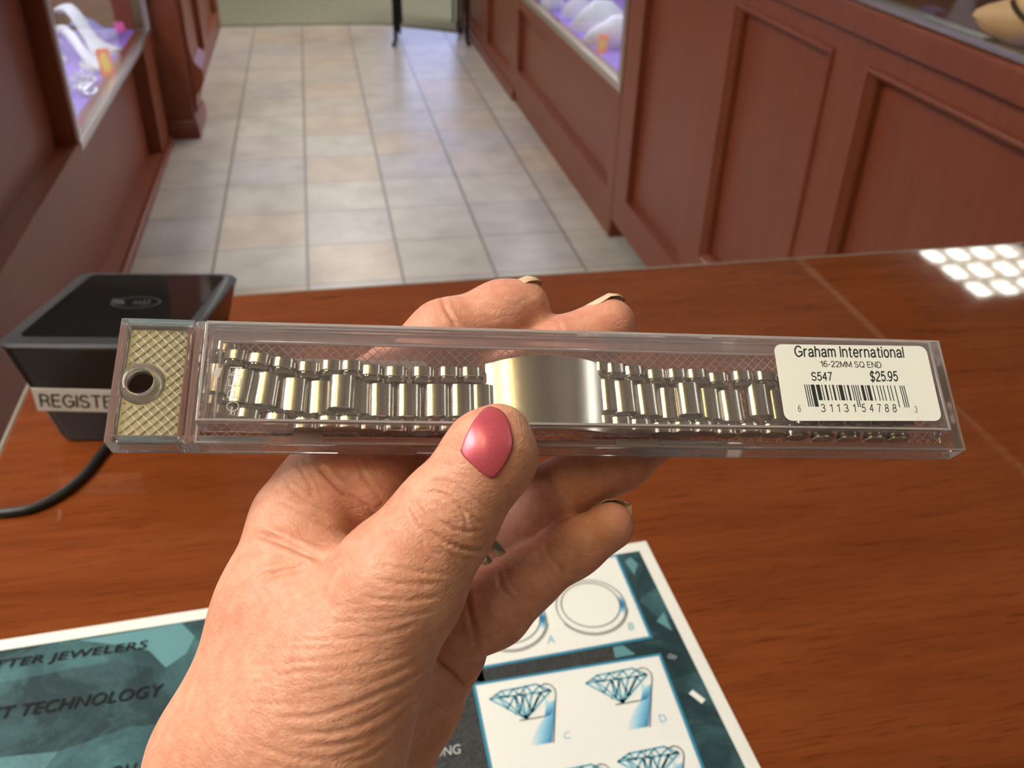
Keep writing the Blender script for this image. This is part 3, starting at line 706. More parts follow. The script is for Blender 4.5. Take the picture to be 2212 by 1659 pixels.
def skin():
    m, nt, b = mat('skin')
    at = N(nt, 'ShaderNodeAttribute'); at.attribute_name = 'redness'
    co = coords(nt)
    n1 = noise(nt, co, 130, 4, 0.6); n2 = noise(nt, co, 420, 3, 0.6)
    base = ramp(nt, n1, [(0.3, (0.60, 0.245, 0.155)), (0.7, (0.70, 0.35, 0.245))])
    red = ramp(nt, n1, [(0.3, (0.56, 0.19, 0.135)), (0.7, (0.62, 0.245, 0.175))])
    c = mix(nt, at.outputs['Fac'], base, red)
    c = mix(nt, 0.35, c, ramp(nt, n2, [(0.35, (0.55, 0.25, 0.165)), (0.65, (0.74, 0.43, 0.31))]))
    nt.links.new(c, b.inputs['Base Color'])
    setp(b, Roughness=0.47, Subsurface_Weight=0.16, Subsurface_Scale=0.004, Subsurface_Radius=(1.0, 0.35, 0.2))
    b.inputs['IOR'].default_value = 1.4
    vo = N(nt, 'ShaderNodeTexVoronoi', feature='DISTANCE_TO_EDGE'); vo.inputs['Scale'].default_value = 900; nt.links.new(co, vo.inputs['Vector'])
    st = coords(nt, (260, 260, 900), 'Object', (0.3, 0.5, -0.25)); fold = noise(nt, st, 1.0, 3, 0.6, 0.4)
    h = math_n(nt, 'ADD', math_n(nt, 'MULTIPLY', math_n(nt, 'MINIMUM', vo.outputs['Distance'], 0.25), 0.5), math_n(nt, 'MULTIPLY', fold, 0.9))
    bump(nt, b, h, 0.5, 0.0006); return m
def sphere_trace(u, v, d0=138.0):
    dr = np.array([(u-CX)/F, (v-CY)/F, 1.0]); s = np.linalg.norm(dr); d = d0
    for _ in range(160):
        x = hand_sdf((dr*d)[None])[0]; d += x/s*0.8
        if x < 0.0005: break
    return d
def hand():
    V, Q = surface_nets(0.5)
    V = V-sdf_grad(V)*hand_sdf(V)[:, None]
    G = hand_groups(V); gid = np.argmin(np.stack([G[g] for g in ORDER]), 0)
    Nn = sdf_grad(V, 0.3); Nn /= np.linalg.norm(Nn, axis=1)[:, None]+1e-9
    front = np.clip(-(Nn*V).sum(1)/np.linalg.norm(V, axis=1)*2.0+0.1, 0, 1)
    V = V+Nn*(crease_disp(V, gid)*front)[:, None]
    red = np.array([dict(wrist=.1, thumb=.25, web=.2, pads=.55, palm=.45, index=.6, middle=.8, ring=.75, pinky=.75)[g] for g in ORDER])[gid]
    # blend the tint between regions
    D = np.stack([G[g] for g in ORDER], 1); w = np.exp(-np.clip(D-D.min(1)[:, None], 0, 30)/2.5)
    red = (w*np.array([.08, .22, .2, .55, .45, .6, .8, .75, .75])).sum(1)/w.sum(1)
    Wd = c2w(V); org = c2w(cam_mm(640, 1500, 170)[None])[0]
    me = bpy.data.meshes.new('hand'); me.from_pydata((Wd-org).tolist(), [], Q.tolist())
    me.polygons.foreach_set('use_smooth', [True]*len(Q)); me.materials.append(skin())
    a = me.attributes.new('redness', 'FLOAT', 'POINT'); a.data.foreach_set('value', red.astype(np.float32))
    me.update()
    o = bpy.data.objects.new('hand', me); COL.objects.link(o); o.location = org
    tag(o, 'left hand gripping the clear case, thumb with pink nail polish in front', 'hand')
    def tolocal(P): return [tuple(p) for p in (c2w(np.asarray(P))-org)]
    # the painted thumbnail: a thin curved plate laid on the thumb
    out = spline([(1043,887),(1057,880),(1077,884),(1093,900),(1104,930),(1108,958),(1101,985),(1086,1012),(1069,1031),(1056,1032),(1036,1020),(1012,998),(996,979),(999,962),(1008,940),(1024,910)], 4, True)
    cen = np.array([1053.0, 952.0]); rows = []
    for q in (0.0, 0.06, 0.2, 0.4, 0.6, 0.78, 0.9, 0.97, 1.0):
        row = []
        for p in out:
            uv = cen+(p-cen)*q; d = sphere_trace(*uv); P = cam_mm(uv[0], uv[1], d)
            g = sdf_grad(P[None], 0.3)[0]; g /= np.linalg.norm(g)
            row.append(P+g*(0.34 if q < 0.99 else -0.25)+0.0)
        rows.append(tolocal(row))
    pol, nt, b = mat('pink_nail_polish')
    n = noise(nt, coords(nt), 3500, 2); nt.links.new(ramp(nt, n, [(0.3, (0.47, 0.065, 0.095)), (0.7, (0.55, 0.10, 0.14))]), b.inputs['Base Color'])
    setp(b, Roughness=0.36, Coat_Weight=0.15, Coat_Roughness=0.12, Metallic=0.25)
    mb = MB().loft(rows[1:], cap=False); mb.add(rows[1], [tuple(range(len(out)-1, -1, -1))])
    nb = mb.build('thumbnail', pol, o, smooth=True, angle=0); nb['label'] = 'thumbnail with chipped pink metallic polish'
    # pale nail edges of the other fingertips
    nailm = simple('bare_nail', (0.74, 0.53, 0.35), 0.3, Subsurface_Weight=0.0)
    def tipnail(tip, base, r, dorsal, name, over):
        T = cam_mm(*tip); B = cam_mm(*base); ax = (T-B)/np.linalg.norm(T-B); dn = np.array(dorsal, float); dn -= ax*(dn @ ax); dn /= np.linalg.norm(dn); sd = np.cross(ax, dn)
        rings = []
        for k, (s, sc) in enumerate(((-3, .7), (-1.5, .9), (0, 1.0), (r*0.6, .95), (r*0.9+over*0.4, .8), (r+over, .5), (r+over+0.25, .3))):
            row = []
            for a in np.linspace(-1.15, 1.15, 13):
                row.append(T+ax*(s-(0.9*(a/1.15)**2 if s > r*0.5 else 0))+(dn*math.cos(a*sc)+sd*math.sin(a*sc))*(r*(1.04 if s < r*.7 else 1.04-0.12*(s-r*.7)))-0*dn)
            rings.append(row)
        inner = [[p-dn*0.35 for p in row] for row in rings]
        closed = [tolocal(a_+b_[::-1]) for a_, b_ in zip(rings, inner)]
        x = MB().loft(closed).build('fingernail', nailm, o, smooth=True, angle=50); x['label'] = name
    tipnail((1128,664,202), (990,716,199), 6.0, (0.5, -0.8, 0.40), 'bare nail edge of the index finger', 0.5)
    tipnail((1314,706,203), (1205,765,201), 6.4, (0.5, -0.75, 0.42), 'bare nail edge of the middle finger', 0.5)
    tipnail((1318,1137,186), (1240,1184,185.5), 4.9, (0.5, -0.55, 0.8), 'bare nail edge of the little finger', 1.1)
    # wedding bands on the ring finger
    c1, c2 = cam_mm(1000, 1232, 191), cam_mm(1165, 1090, 194); ax = (c2-c1)/np.linalg.norm(c2-c1); e1 = np.cross(ax, [0, 0, 1.0]); e1 /= np.linalg.norm(e1); e2 = np.cross(ax, e1)
    silver = simple('ring_silver', (0.60, 0.55, 0.46), 0.25, 1.0)
    for k, off in enumerate((5.0, 8.2)):
        c = c1+ax*off; R = 8.35-0.12*k; prof = [(-1.1, 0), (-0.9, 0.5), (0, 0.75), (0.9, 0.5), (1.1, 0), (0, -0.8)]
        rings = [tolocal([c+ax*s+(e1*math.cos(a)+e2*math.sin(a))*(R+t) for s, t in prof]) for a in np.linspace(0, 2*math.pi, 49)]
        x = MB().loft(rings, cap=False).build('finger_ring', silver, o, smooth=True, angle=40)
        x['label'] = 'silver band set with stones' if k == 0 else 'plain silver band'
        if k == 0:
            st = MB(); 
            for a in np.linspace(0, 2*math.pi, 25)[:-1]:
                p = c+(e1*math.cos(a)+e2*math.sin(a))*(R+0.7); rr = 0.62
                st.add(tolocal([p+ax*rr, p+(-e1*math.sin(a)+e2*math.cos(a))*rr, p-ax*rr, p-(-e1*math.sin(a)+e2*math.cos(a))*rr, p+(e1*math.cos(a)+e2*math.sin(a))*0.5]), [(0,1,4),(1,2,4),(2,3,4),(3,0,4)])
            st.build('stone_row', simple('ring_stones', (0.8, 0.8, 0.85), 0.05, 0.8), x)
hand()

# ---------------------------------------------------------------- the clear plastic watch band case
def acrylic(name, haze, col=(0.97, 0.945, 0.95), rough=0.03, ior=1.49, thin=False):
    m = bpy.data.materials.new(name); m.use_nodes = True; nt = m.node_tree
    nt.nodes.remove(nt.nodes['Principled BSDF']); out = nt.nodes['Material Output']
    g = N(nt, 'ShaderNodeBsdfGlass'); g.inputs[0].default_value = (*col, 1); g.inputs['Roughness'].default_value = rough; g.inputs['IOR'].default_value = ior
    last = g.outputs[0]
    if haze:
        d = N(nt, 'ShaderNodeBsdfTranslucent'); d.inputs[0].default_value = (0.9, 0.86, 0.87, 1)
        d2 = N(nt, 'ShaderNodeBsdfDiffuse'); d2.inputs[0].default_value = (0.9, 0.86, 0.87, 1)
        a = N(nt, 'ShaderNodeMixShader'); a.inputs[0].default_value = 0.5; nt.links.new(d.outputs[0], a.inputs[1]); nt.links.new(d2.outputs[0], a.inputs[2])
        m2 = N(nt, 'ShaderNodeMixShader'); m2.inputs[0].default_value = haze; nt.links.new(last, m2.inputs[1]); nt.links.new(a.outputs[0], m2.inputs[2]); last = m2.outputs[0]
    nt.links.new(last, out.inputs[0]); return m
MCLEAR = thin_glass('clear_styrene', (0.965, 0.94, 0.945), 0.05, 0.03)
MEDGEC = acrylic('clear_styrene_edge', 0.09, rough=0.0)
MGLINT = acrylic('styrene_edge_highlight', 0.36, rough=0.02)  # whitish strips that paint bright highlights along the case edges
MRIDGE = acrylic('clear_styrene_ridge', 0.35, rough=0.08)
def mmx(p): return (p[0]/1000.0, p[1]/1000.0, p[2]/1000.0)

def plate_frame(mb, x0, x1, y0, y1, xi0, xi1, yi0, yi1, z0, z1):
    """solid rectangular frame (a wall) between an outer and an inner rectangle"""
    O = [(x0,y0),(x1,y0),(x1,y1),(x0,y1)]; I = [(xi0,yi0),(xi1,yi0),(xi1,yi1),(xi0,yi1)]
    v = [(*p, z) for z in (z0, z1) for p in O]+[(*p, z) for z in (z0, z1) for p in I]
    f = []
    for i in range(4):
        j = (i+1) % 4
        f += [(i, j, 4+j, 4+i), (8+j, 8+i, 12+i, 12+j), (4+i, 4+j, 12+j, 12+i), (j, i, 8+i, 8+j)]
    mb.add(v, f)
def case():
    e = empty('watch_band_case'); frame_of(e, CXA, CYA, CZA, CO)
    tag(e, 'long clear plastic hang case with a white price label, held across the picture', 'case')
    XL, XR, YB, YT = -86.0, 86.0, -12.9, 12.9
    # tray: side walls with a stepped rim, a thin floor
    w = MB(); plate_frame(w, -72.0, XR, YB, YT, -70.2, XR-2.2, YB+1.9, YT-1.9, -6.0, -0.05)
    w.build('tray', acrylic('tray_styrene', 0.15, rough=0.0), e, bevel=0.0005, xf=mmx)
    MB().box(-70.1, XR-2.3, YB+2.0, YT-2.0, -5.9, -4.9).build('tray_floor', MCLEAR, e, xf=mmx)
    # diamond ribs moulded on the tray floor
    def ribs(x0, x1, y0, y1, pitch, hw, z, hh, excl=None, mb=None):
        mb = mb or MB(); L = (x1-x0)+(y1-y0)
        for s in (1, -1):
            c = -L
            while c < L:
                # line y = s*(x-x0) + c clipped to the rectangle
                pts = []
                n = 160; px = np.linspace(x0, x1, n); py = s*(px-x0)*1.0+c+(y0 if s > 0 else y1)
                ok = (py >= y0) & (py <= y1)
                if excl is not None: ok &= (px-excl[0])**2+(py-excl[1])**2 > excl[2]**2
                run = []
                for i in range(n):
                    if ok[i]: run.append((px[i], py[i]))
                    if (not ok[i] or i == n-1) and len(run) > 1:
                        a, b = run[0], run[-1]; d = np.array(b)-np.array(a); l = np.linalg.norm(d)
                        if l > 0.4:
                            nn = np.array([-d[1], d[0]])/l*hw
                            A, B = np.array(a), np.array(b)
                            mb.loft([[(*(A+nn), z), (*A, z+hh), (*(A-nn), z)], [(*(B+nn), z), (*B, z+hh), (*(B-nn), z)]])
                    if not ok[i]: run = []
                c += pitch*1.414
        return mb
    ribs(-69.5, XR-2.6, YB+2.2, YT-2.2, 1.5, 0.10, -4.88, 0.22).build('diamond_texture', MRIDGE, e, xf=mmx)
    # hang tab with its hole, boss and textured panel
    hx, hy, hr = -81.0, -0.5, 2.55
    n = 48; A = [2*math.pi*k/n for k in range(n)]
    def onrect(a, x0, x1, y0, y1):
        c, s = math.cos(a), math.sin(a); t = 1e9
        if c > 1e-9: t = min(t, (x1-hx)/c)
        if c < -1e-9: t = min(t, (x0-hx)/c)
        if s > 1e-9: t = min(t, (y1-hy)/s)
        if s < -1e-9: t = min(t, (y0-hy)/s)
        return (hx+c*t, hy+s*t)
    ps = [onrect(a, XL+1.5, -73.2, YB+1.6, YT-1.6) for a in A]; cir = [(hx+hr*math.cos(a), hy+hr*math.sin(a)) for a in A]
    cir2 = [(hx+4.2*math.cos(a), hy+4.2*math.sin(a)) for a in A]; cir3 = [(hx+3.0*math.cos(a), hy+3.0*math.sin(a)) for a in A]
    gold, nt, b = mat('tab_plastic_warm_light')
    setp(b, Base_Color=(0.25, 0.215, 0.165, 1), Roughness=0.28, Metallic=0.25, IOR=1.2)  # warm reflected light put into the clear tab's colour
    tb = MB()
    tb.loft([[(*p, -2.0) for p in cir], [(*p, -2.0) for p in ps], [(*p, -1.1) for p in ps], [(*p, -1.1) for p in cir], [(*p, -2.0) for p in cir]], cap=False)
    tb.build('tab_panel', gold, e, xf=mmx)
    ribs(XL+2.2, -73.5, YB+2.0, YT-2.2, 1.42, 0.12, -1.09, 0.34, (hx, hy, 4.5)).build('tab_texture', simple('tab_ridge_highlight', (0.9, 0.86, 0.76), 0.2), e, xf=mmx)  # cream colour stands for highlights on the clear ridges
    MB().loft([[(*p, -2.1) for p in cir], [(*p, -2.1) for p in cir2], [(*p, -0.7) for p in cir2], [(*p, 0.35) for p in cir3], [(*p, 0.3) for p in cir], [(*p, -2.1) for p in cir]], cap=False).build('hang_hole', acrylic('hole_ring', 0.16), e, xf=mmx, smooth=True, angle=60)
    w = MB(); plate_frame(w, XL+0.02, -72.05, YB+0.02, YT-0.02, XL+1.5, -73.2, YB+1.6, YT-1.6, -5.9, 0.3)
    w.build('tab_rim', MEDGEC, e, bevel=0.0004, xf=mmx)
    # lid: face plate, side walls and added whitish strips painting its edge highlights
    lx0, lx1, ly0, ly1 = -69.0, 79.6, -10.7, 9.7
    w = MB(); plate_frame(w, lx0, lx1, ly0, ly1, lx0+1.5, lx1-1.5, ly0+0.7, ly1-1.3, 0.02, 5.9)
    w.build('lid_wall', MEDGEC, e, bevel=0.0006, xf=mmx)
    MB().box(lx0+1.55, lx1-1.55, ly0+0.75, ly1-1.35, 4.9, 5.85).build('lid_face', MCLEAR, e, xf=mmx)
    w = MB(); plate_frame(w, lx0+1.6, lx1-1.6, ly0+0.8, ly1-1.4, lx0+3.0, lx1-2.6, ly0+0.95, ly1-3.4, 4.2, 4.85)
    w.build('lid_step', acrylic('lid_step_plastic', 0.06), e, bevel=0.0002, xf=mmx)
    w = MB(); plate_frame(w, lx0+0.25, lx1-0.25, ly0+0.2, ly1-0.25, lx0+0.65, lx1-0.65, ly0+0.5, ly1-0.6, 5.91, 6.15); w.build('lid_highlight', MGLINT, e, xf=mmx)
    w = MB(); plate_frame(w, -69.9, XR-0.2, YB+0.2, YT-0.2, -69.5, XR-0.6, YB+0.5, YT-0.5, -0.04, 0.2); w.build('tray_highlight', MGLINT, e, xf=mmx)
    w = MB(); plate_frame(w, lx0+3.05, lx1-2.65, ly0+1.0, ly1-3.45, lx0+3.3, lx1-2.9, ly0+1.12, ly1-3.75, 4.2, 4.85); w.build('lid_step_highlight', MGLINT, e, xf=mmx)
    # latch tabs on the lower edge
    MB().box(-52.0, -46.5, YB+0.0, YB+2.4, 0.0, 0.5).build('latch', MRIDGE, e, bevel=0.0002, xf=mmx)
    MB().box(10.5, 19.5, YB+0.3, YB+1.8, 0.0, 0.35).build('latch', MRIDGE, e, bevel=0.0002, xf=mmx)
    # the raised word on the lid
    tv, tf = label_text('OPEN', -0.03, 0.34)
    frost = acrylic('raised_letter', 0.65)
    fr = MB(); X0, Y0, hgt, wid = -63.6, -8.7, 2.1, 9.0
    fr.add([(X0+(1-p[1])*hgt-0, Y0+p[0]*wid, 5.95) for p in tv], tf)
    fr.build('raised_lettering', frost, e, xf=mmx)
    MB().loft([[(-67.0, -1.0, z), (-65.0, 0.2, z), (-65.4, -2.0, z)] for z in (5.86, 6.0)]).build('raised_arrow', frost, e, xf=mmx)
    # white label with its print
    paper = simple('label_paper', (0.80, 0.79, 0.75), 0.45)
    ink = simple('label_ink', (0.012, 0.012, 0.016), 0.5)
    q = [case_loc(*p, 6.0) for p in ((1666,744), (2004,747), (2036,909), (1696,909))]     # TL TR BR BL
    lo = MB(); o_, ux, uy = q[3], q[2]-q[3], ((q[0]-q[3])+(q[1]-q[2]))/2
    wl, hl = np.linalg.norm(ux), np.linalg.norm(uy)
    rr = rounded_rect(0, wl, 0, hl, 1.7)
    lp = [o_+ux*(a/wl)+uy*(b_/hl) for a, b_ in rr]
    lo.loft([[(*p, 5.93) for p in lp], [(*p, 6.0) for p in lp]])
    lab = lo.build('price_label', paper, e, xf=mmx); lab['label'] = 'white price label with a barcode'
    def zc(zx, zy): return (1400+zx/3.16, 680+zy/3.16)
    def ltext(txt, bl, br, tl, bold=0.0, sp=1.0):
        a, b_, c = (case_loc(*zc(*p), 6.01) for p in (bl, br, tl))
        tv, tf = label_text(txt, bold*2.5, 0.24 if sp == 1.0 else 0.75)
        t = MB().add([(*(a+(b_-a)*p[0]+(c-a)*p[1]), 6.015) for p in tv], tf); t.build('printed_text', ink, lab, xf=mmx)
    ltext('Graham International', (1001,284), (1750,290), (994,214), 0.012)
    ltext('16-22MM SQ END', (1178,354), (1596,361), (1172,316), 0.010)
    ltext('S547', (1117,447), (1260,447), (1112,394), 0.018); ltext('$25.95', (1518,452), (1708,450), (1511,390), 0.018)
    ltext('6', (1025,661), (1044,661), (1021,619)); ltext('31131', (1182,662), (1420,662), (1176,611), 0.004, 1.25); ltext('54788', (1462,662), (1699,663), (1456,611), 0.004, 1.25); ltext('3', (1821,666), (1840,666), (1817,626))
    LC = ['0001101','0011001','0010011','0111101','0100011','0110001','0101111','0111011','0110111','0001011']
    code = '631131547883'
    bits = '101'+''.join(LC[int(c)] for c in code[:6])+'01010'+''.join(''.join('10'[int(x)] for x in LC[int(c)]) for c in code[6:])+'101'
    a, b_, c = case_loc(*zc(1064, 476), 6.01), case_loc(*zc(1749, 484), 6.01), case_loc(*zc(1086, 582), 6.01)
    bars = MB(); i = 0
    while i < len(bits):
        j = i
        while j < len(bits) and bits[j] == bits[i]: j += 1
        if bits[i] == '1':
            h = 1.42 if (i < 10 or i >= 85 or 45 <= i < 50) else 1.0
            p0, p1 = a+(b_-a)*i/95, a+(b_-a)*(i+(j-i)*0.92)/95; dn = (c-a)*h
            bars.add([(*p0, 6.015), (*p1, 6.015), (*(p1+dn), 6.015), (*(p0+dn), 6.015)], [(3, 2, 1, 0)])
        i = j
    bars.build('barcode', ink, lab, xf=mmx)
    # the paper sticker on the back of the tray, seen through it
    (bx0, by1), (bx1, _) = case_loc(585, 773, -6), case_loc(926, 778, -6); bk = rounded_rect(bx0, bx1, -9.0, by1, 1.6)
    MB().loft([[(*p, -6.10) for p in bk], [(*p, -6.02) for p in bk]]).build('back_sticker', simple('back_sticker_paper', (0.66, 0.62, 0.58), 0.6), e, xf=mmx)
case()

# ---------------------------------------------------------------- the steel watch band lying in the case
def band():
    e = empty('watch_band'); frame_of(e, CXA, CYA, CZA, CO)
    tag(e, 'stainless steel watch band of rounded links with a brushed clasp, inside the clear case', 'watch band')
    br, nt, b = mat('brushed_steel')
    n = noise(nt, coords(nt, (60, 4000, 4000)), 1.0, 2)
    setp(b, Metallic=1.0, Base_Color=(0.50, 0.485, 0.425, 1)); nt.links.new(ramp(nt, n, [(0.3, (0.17,)*3), (0.7, (0.27,)*3)]), b.inputs['Roughness'])
    bump(nt, b, n, 0.12, 0.0002)
    cl, nt, b = mat('brushed_clasp')
    n = noise(nt, coords(nt, (90, 5000, 5000)), 1.0, 3); setp(b, Metallic=1.0, Base_Color=(0.58, 0.565, 0.50, 1))
    b.inputs['Roughness'].default_value = 0.2; bump(nt, b, n, 0.025, 0.0002)
    po = simple('polished_steel', (0.55, 0.54, 0.49), 0.06, 1.0)
    def prof(hw, hf, hb, k=1.0):        # rounded link section in X-Z
        out = []
        for a in np.linspace(0, 2*math.pi, 29)[:-1]:
            c, s = math.cos(a), math.sin(a); c2 = math.copysign(abs(c)**0.75, c); s2 = math.copysign(abs(s)**0.85, s)
            out.append((k*hw*c2, k*(hf if s > 0 else hb)*s2))
        return out
    def link_mesh(name, hw, hf, hb, ys, mats):      # ys: (y, scale, material)
        rings = [[(x, y, z) for x, z in prof(hw, hf, hb, k)] for y, k, _ in ys]
        mb = MB()
        for i in range(len(rings)-1): mb.loft(rings[i:i+2], ys[i][2], cap=False)
        mb.loft([rings[0], rings[0]], ys[0][2], cap=False); mb.add(rings[0], [tuple(range(27, -1, -1))], ys[0][2]); mb.add(rings[-1], [tuple(range(28))], ys[-1][2])
        me_o = mb.build(name, mats, None, smooth=True, xf=mmx, angle=40); me = me_o.data; bpy.data.objects.remove(me_o); return me
    CM = link_mesh('center_link', 2.55, 1.75, 1.3, [(-3.45, .9, 0), (-3.3, 1, 0), (3.3, 1, 0), (3.45, .9, 0)], [br])
    # outer link, growing away from the centre row: polished collar, groove, brushed end
    OM = link_mesh('outer_link', 2.3, 1.75, 1.4, [(0.0, .55, 0), (0.12, .86, 0), (0.5, .98, 0), (1.0, .9, 0), (1.15, .8, 0), (1.3, .98, 1), (1.42, 1.04, 1), (3.25, 1.04, 1), (3.4, .98, 1)], [po, br])
    cnt = {}
    def put(kind, me, x, y, z, ry=0.0, rz=0.0, flip=False):
        o = bpy.data.objects.new(kind, me); COL.objects.link(o); o.parent = e
        m = Matrix.Translation((x/1000, y/1000, z/1000)) @ Matrix.Rotation(rz, 4, 'Z') @ Matrix.Rotation(ry, 4, 'Y')
        if flip: m = m @ Matrix.Rotation(math.pi, 4, 'Z') @ Matrix.Diagonal((1, 0.86, 1, 1))
        o.matrix_local = m
    left = [(474,786,1.0,-.1),(523,796,2.2,-.12),(577,802,1.2,-.09),(637,815,1.9,-.04),(692,821,1.0,0),(739,808,2.7,-.02),(778,822,1.0,0),(825,827,1.7,0),(884,828,1.7,0),(944,828,1.7,0),(999,828,1.7,0),(1041,829,1.2,0)]
    right = [(1320,818,1.3,0),(1350,821,1.8,.02),(1399,828,1.4,.03),(1448,836,1.0,.0),(1489,825,2.7,.02),(1533,837,1.1,0),(1580,841,1.8,.02),(1639,829,2.4,0),(1682,842,1.2,0),(1736,848,1.6,0),(1792,849,1.6,0),(1848,850,1.6,0),(1904,851,1.6,0),(1945,852,1.2,0)]
    rnd = random.Random(4)
    for chain in (left, right):
        P = []
        for u, v, z, rz in chain:
            x, y = case_loc(u, v, z+1.2); y -= 3.45
            put('center_link', CM, x, y, z-0.4, rnd.uniform(-.12, .12), rz); P.append((x, y, z-0.4, rz))
        Q = [(P[0][0]-1.0, P[0][1]+0.3, P[0][2], P[0][3])]
        for a, b_ in zip(P[:-1], P[1:]):
            Q.append(((a[0]+b_[0])/2, (a[1]+b_[1])/2, (a[2]+b_[2])/2+0.35, (a[3]+b_[3])/2))
        if chain is left: Q = Q[1:]; Q.insert(0, (P[0][0]+0.4, P[0][1]+1.3, P[0][2]+0.3, -.1))
        for i, (x, y, z, rz) in enumerate(Q):
            ry = rnd.uniform(-.15, .15)
            for sg in (1, -1):
                dx, dy = -math.sin(rz)*3.55*sg, math.cos(rz)*3.55*sg
                put('outer_link', OM, x+dx, y+dy, z, ry*sg, rz, sg < 0)
    # the clasp: a bowed plate
    x0, yb = case_loc(1054, 915, 3.0); x1, yt = case_loc(1310, 778, 3.0)
    yb -= 0.4; x1 += 1.0; xm = (x0+x1)/2; hw = (x1-x0)/2; R = 30.0; mb = MB(); rings = []
    n = 40
    for yy, dz in ((yb, -0.15), (yb+0.15, 0), (yt-0.15, 0), (yt, -0.15)):
        ring = []
        for i in range(n+1):
            x = -hw+2*hw*i/n; ring.append((xm+x, yy+0.9*(1-(x/hw)**2)*(1 if yy > 0 else 0)-0.5, 4.1-(R-math.sqrt(R*R-x*x))+dz))
        for i in range(n, -1, -1):
            x = -hw+2*hw*i/n; ring.append((xm+x*0.99, yy+0.9*(1-(x/hw)**2)*(1 if yy > 0 else 0)-0.5, 3.1-(R-math.sqrt(R*R-x*x))-dz))
        rings.append(ring)
    mb.loft(rings).build('clasp', cl, e, smooth=True, xf=mmx, angle=40)
band()

# ---------------------------------------------------------------- card reader and its cord
def reader():
    z = 0.97; yaw = math.radians(-9.5)
    bx, by = -0.150, 0.610
    e = empty('card_reader', (bx, by, z), (0, 0, yaw), 'black card reader with a REGISTER label standing on the counter', 'card reader')
    c, s = math.cos(-yaw), math.sin(-yaw)
    def loc(x, y): dx, dy = x-bx, y-by; return (dx*c-dy*s, dx*s+dy*c)
    blk = simple('reader_black', (0.012, 0.012, 0.013), 0.3); refl_brown = simple('reader_reflection_brown', (0.026, 0.012, 0.009), 0.4, Specular_IOR_Level=0.25)  # lower shell's brown is the counter's reflection put into its colour
    fr = simple('reader_grey_rim', (0.020, 0.020, 0.026), 0.38); scr = simple('reader_screen', (0.004, 0.004, 0.005), 0.06)
    FLx, FLy = loc(-.222, .557); BLx, BLy = loc(-.2005, .7014)
    xl, xr = FLx, FLx+.1225; yf, yb = FLy, BLy
    def zt(y): return 0.080+(0.060-0.080)*(y-yf)/(yb-yf)
    def rr(dl, dr, df, db, r): return rounded_rect(xl+dl, xr-dr, yf+df, yb-db, r, 6)
    def ring(a, zf): return [(x, y, zf(y)) for x, y in a]
    body = MB().loft([ring(rr(.0215, .0175, .0045, .014, .012), lambda y: 0.0006), ring(rr(.0195, .0155, .003, .012, .012), lambda y: 0.004),
                      ring(rr(.009, .007, .0022, .006, .012), lambda y: zt(y)*0.565), ring(rr(.0085, .0065, .002, .0055, .012), lambda y: zt(y)*0.57)])
    body.build('body', refl_brown, e, smooth=True, angle=50)
    MB().loft([ring(rr(.0085, .0065, .002, .0055, .012), lambda y: zt(y)*0.575), ring(rr(.001, .001, .001, .001, .011), lambda y: zt(y)-0.004)]).build('upper_shell', blk, e, smooth=True, angle=50)
    MB().loft([ring(rr(.0005, .0005, .0005, .0005, .011), lambda y: zt(y)-0.0038), ring(rr(0, 0, 0, 0, .011), lambda y: zt(y)-0.002), ring(rr(.0015, .0015, .0015, .0015, .010), lambda y: zt(y)), ring(rr(.010, .009, .013, .006, .006), lambda y: zt(y)+.0002)]).build('rim', fr, e, smooth=True, angle=50)
    MB().loft([ring(rr(.0105, .0095, .0135, .0065, .006), lambda y: zt(y)-.0005), ring(rr(.0105, .0095, .0135, .0065, .006), lambda y: zt(y)+.0007)]).build('screen', scr, e)
    # tap-to-pay mark
    ic = MB(); cx, cy = (xl+xr)/2+0.004, (yf+yb)/2+0.004; g = simple('reader_mark', (0.05, 0.055, 0.055), 0.4)
    def stroke(pts, wd):
        pts = [np.array(p) for p in pts]
        for a, b in zip(pts[:-1], pts[1:]):
            d = b-a; l = np.linalg.norm(d)+1e-9; nrm = np.array([-d[1], d[0]])/l*wd/2; d = d/l*wd*.3
            P = [a-d+nrm, a-d-nrm, b+d-nrm, b+d+nrm]
            ic.add([(p[0], p[1], zt(p[1])+.0009) for p in P], [(0, 1, 2, 3)])
    stroke([(cx+.017*math.cos(a), cy+.011*math.sin(a)) for a in np.linspace(0, 2*math.pi, 40)], .0009)
    for k in range(4): stroke([(cx-.004+.003*k+.004*math.cos(a), cy+(.0035+.001*k)*math.sin(a)) for a in np.linspace(-.9, .9, 10)], .0011)
    for k in range(4): stroke([(cx-.019+.0015*k, cy+.006-.003*k), (cx-.010+.001*k, cy+.003-.002*k)], .0014)
    ic.build('printed_mark', g, e)
    # the label strip on the front
    def front(sx, t):       # t: 0 bottom..1 top of the lower shell
        z_ = 0.004+t*(zt(yf)*0.565-0.004)
        yy = yf+.003+(.0022-.003)*t; return (sx, yy-.0004, z_)
    def solve(u, v):        # the point of the label's plane seen at (u, v)
        A, B, Cc = (np.array(front(*q)) for q in ((0, 0), (.01, 0), (0, 1)))
        Rz = np.array([[math.cos(yaw), -math.sin(yaw), 0], [math.sin(yaw), math.cos(yaw), 0], [0, 0, 1]])
        W_ = lambda p: Rz @ p+np.array([bx, by, z])
        n_ = np.cross(Rz @ (B-A), Rz @ (Cc-A)); d = ray(u, v); t = ((W_(A)-C0) @ n_)/(d @ n_)
        return Rz.T @ (C0+d*t-np.array([bx, by, z]))
    tl, bl = solve(67, 838), solve(82, 886); tr_ = solve(238, 842); ex = (tr_-tl)/np.linalg.norm(tr_-tl); ey = tl-bl
    Lw = .058
    off = np.array([0, -.0004, -.0001])
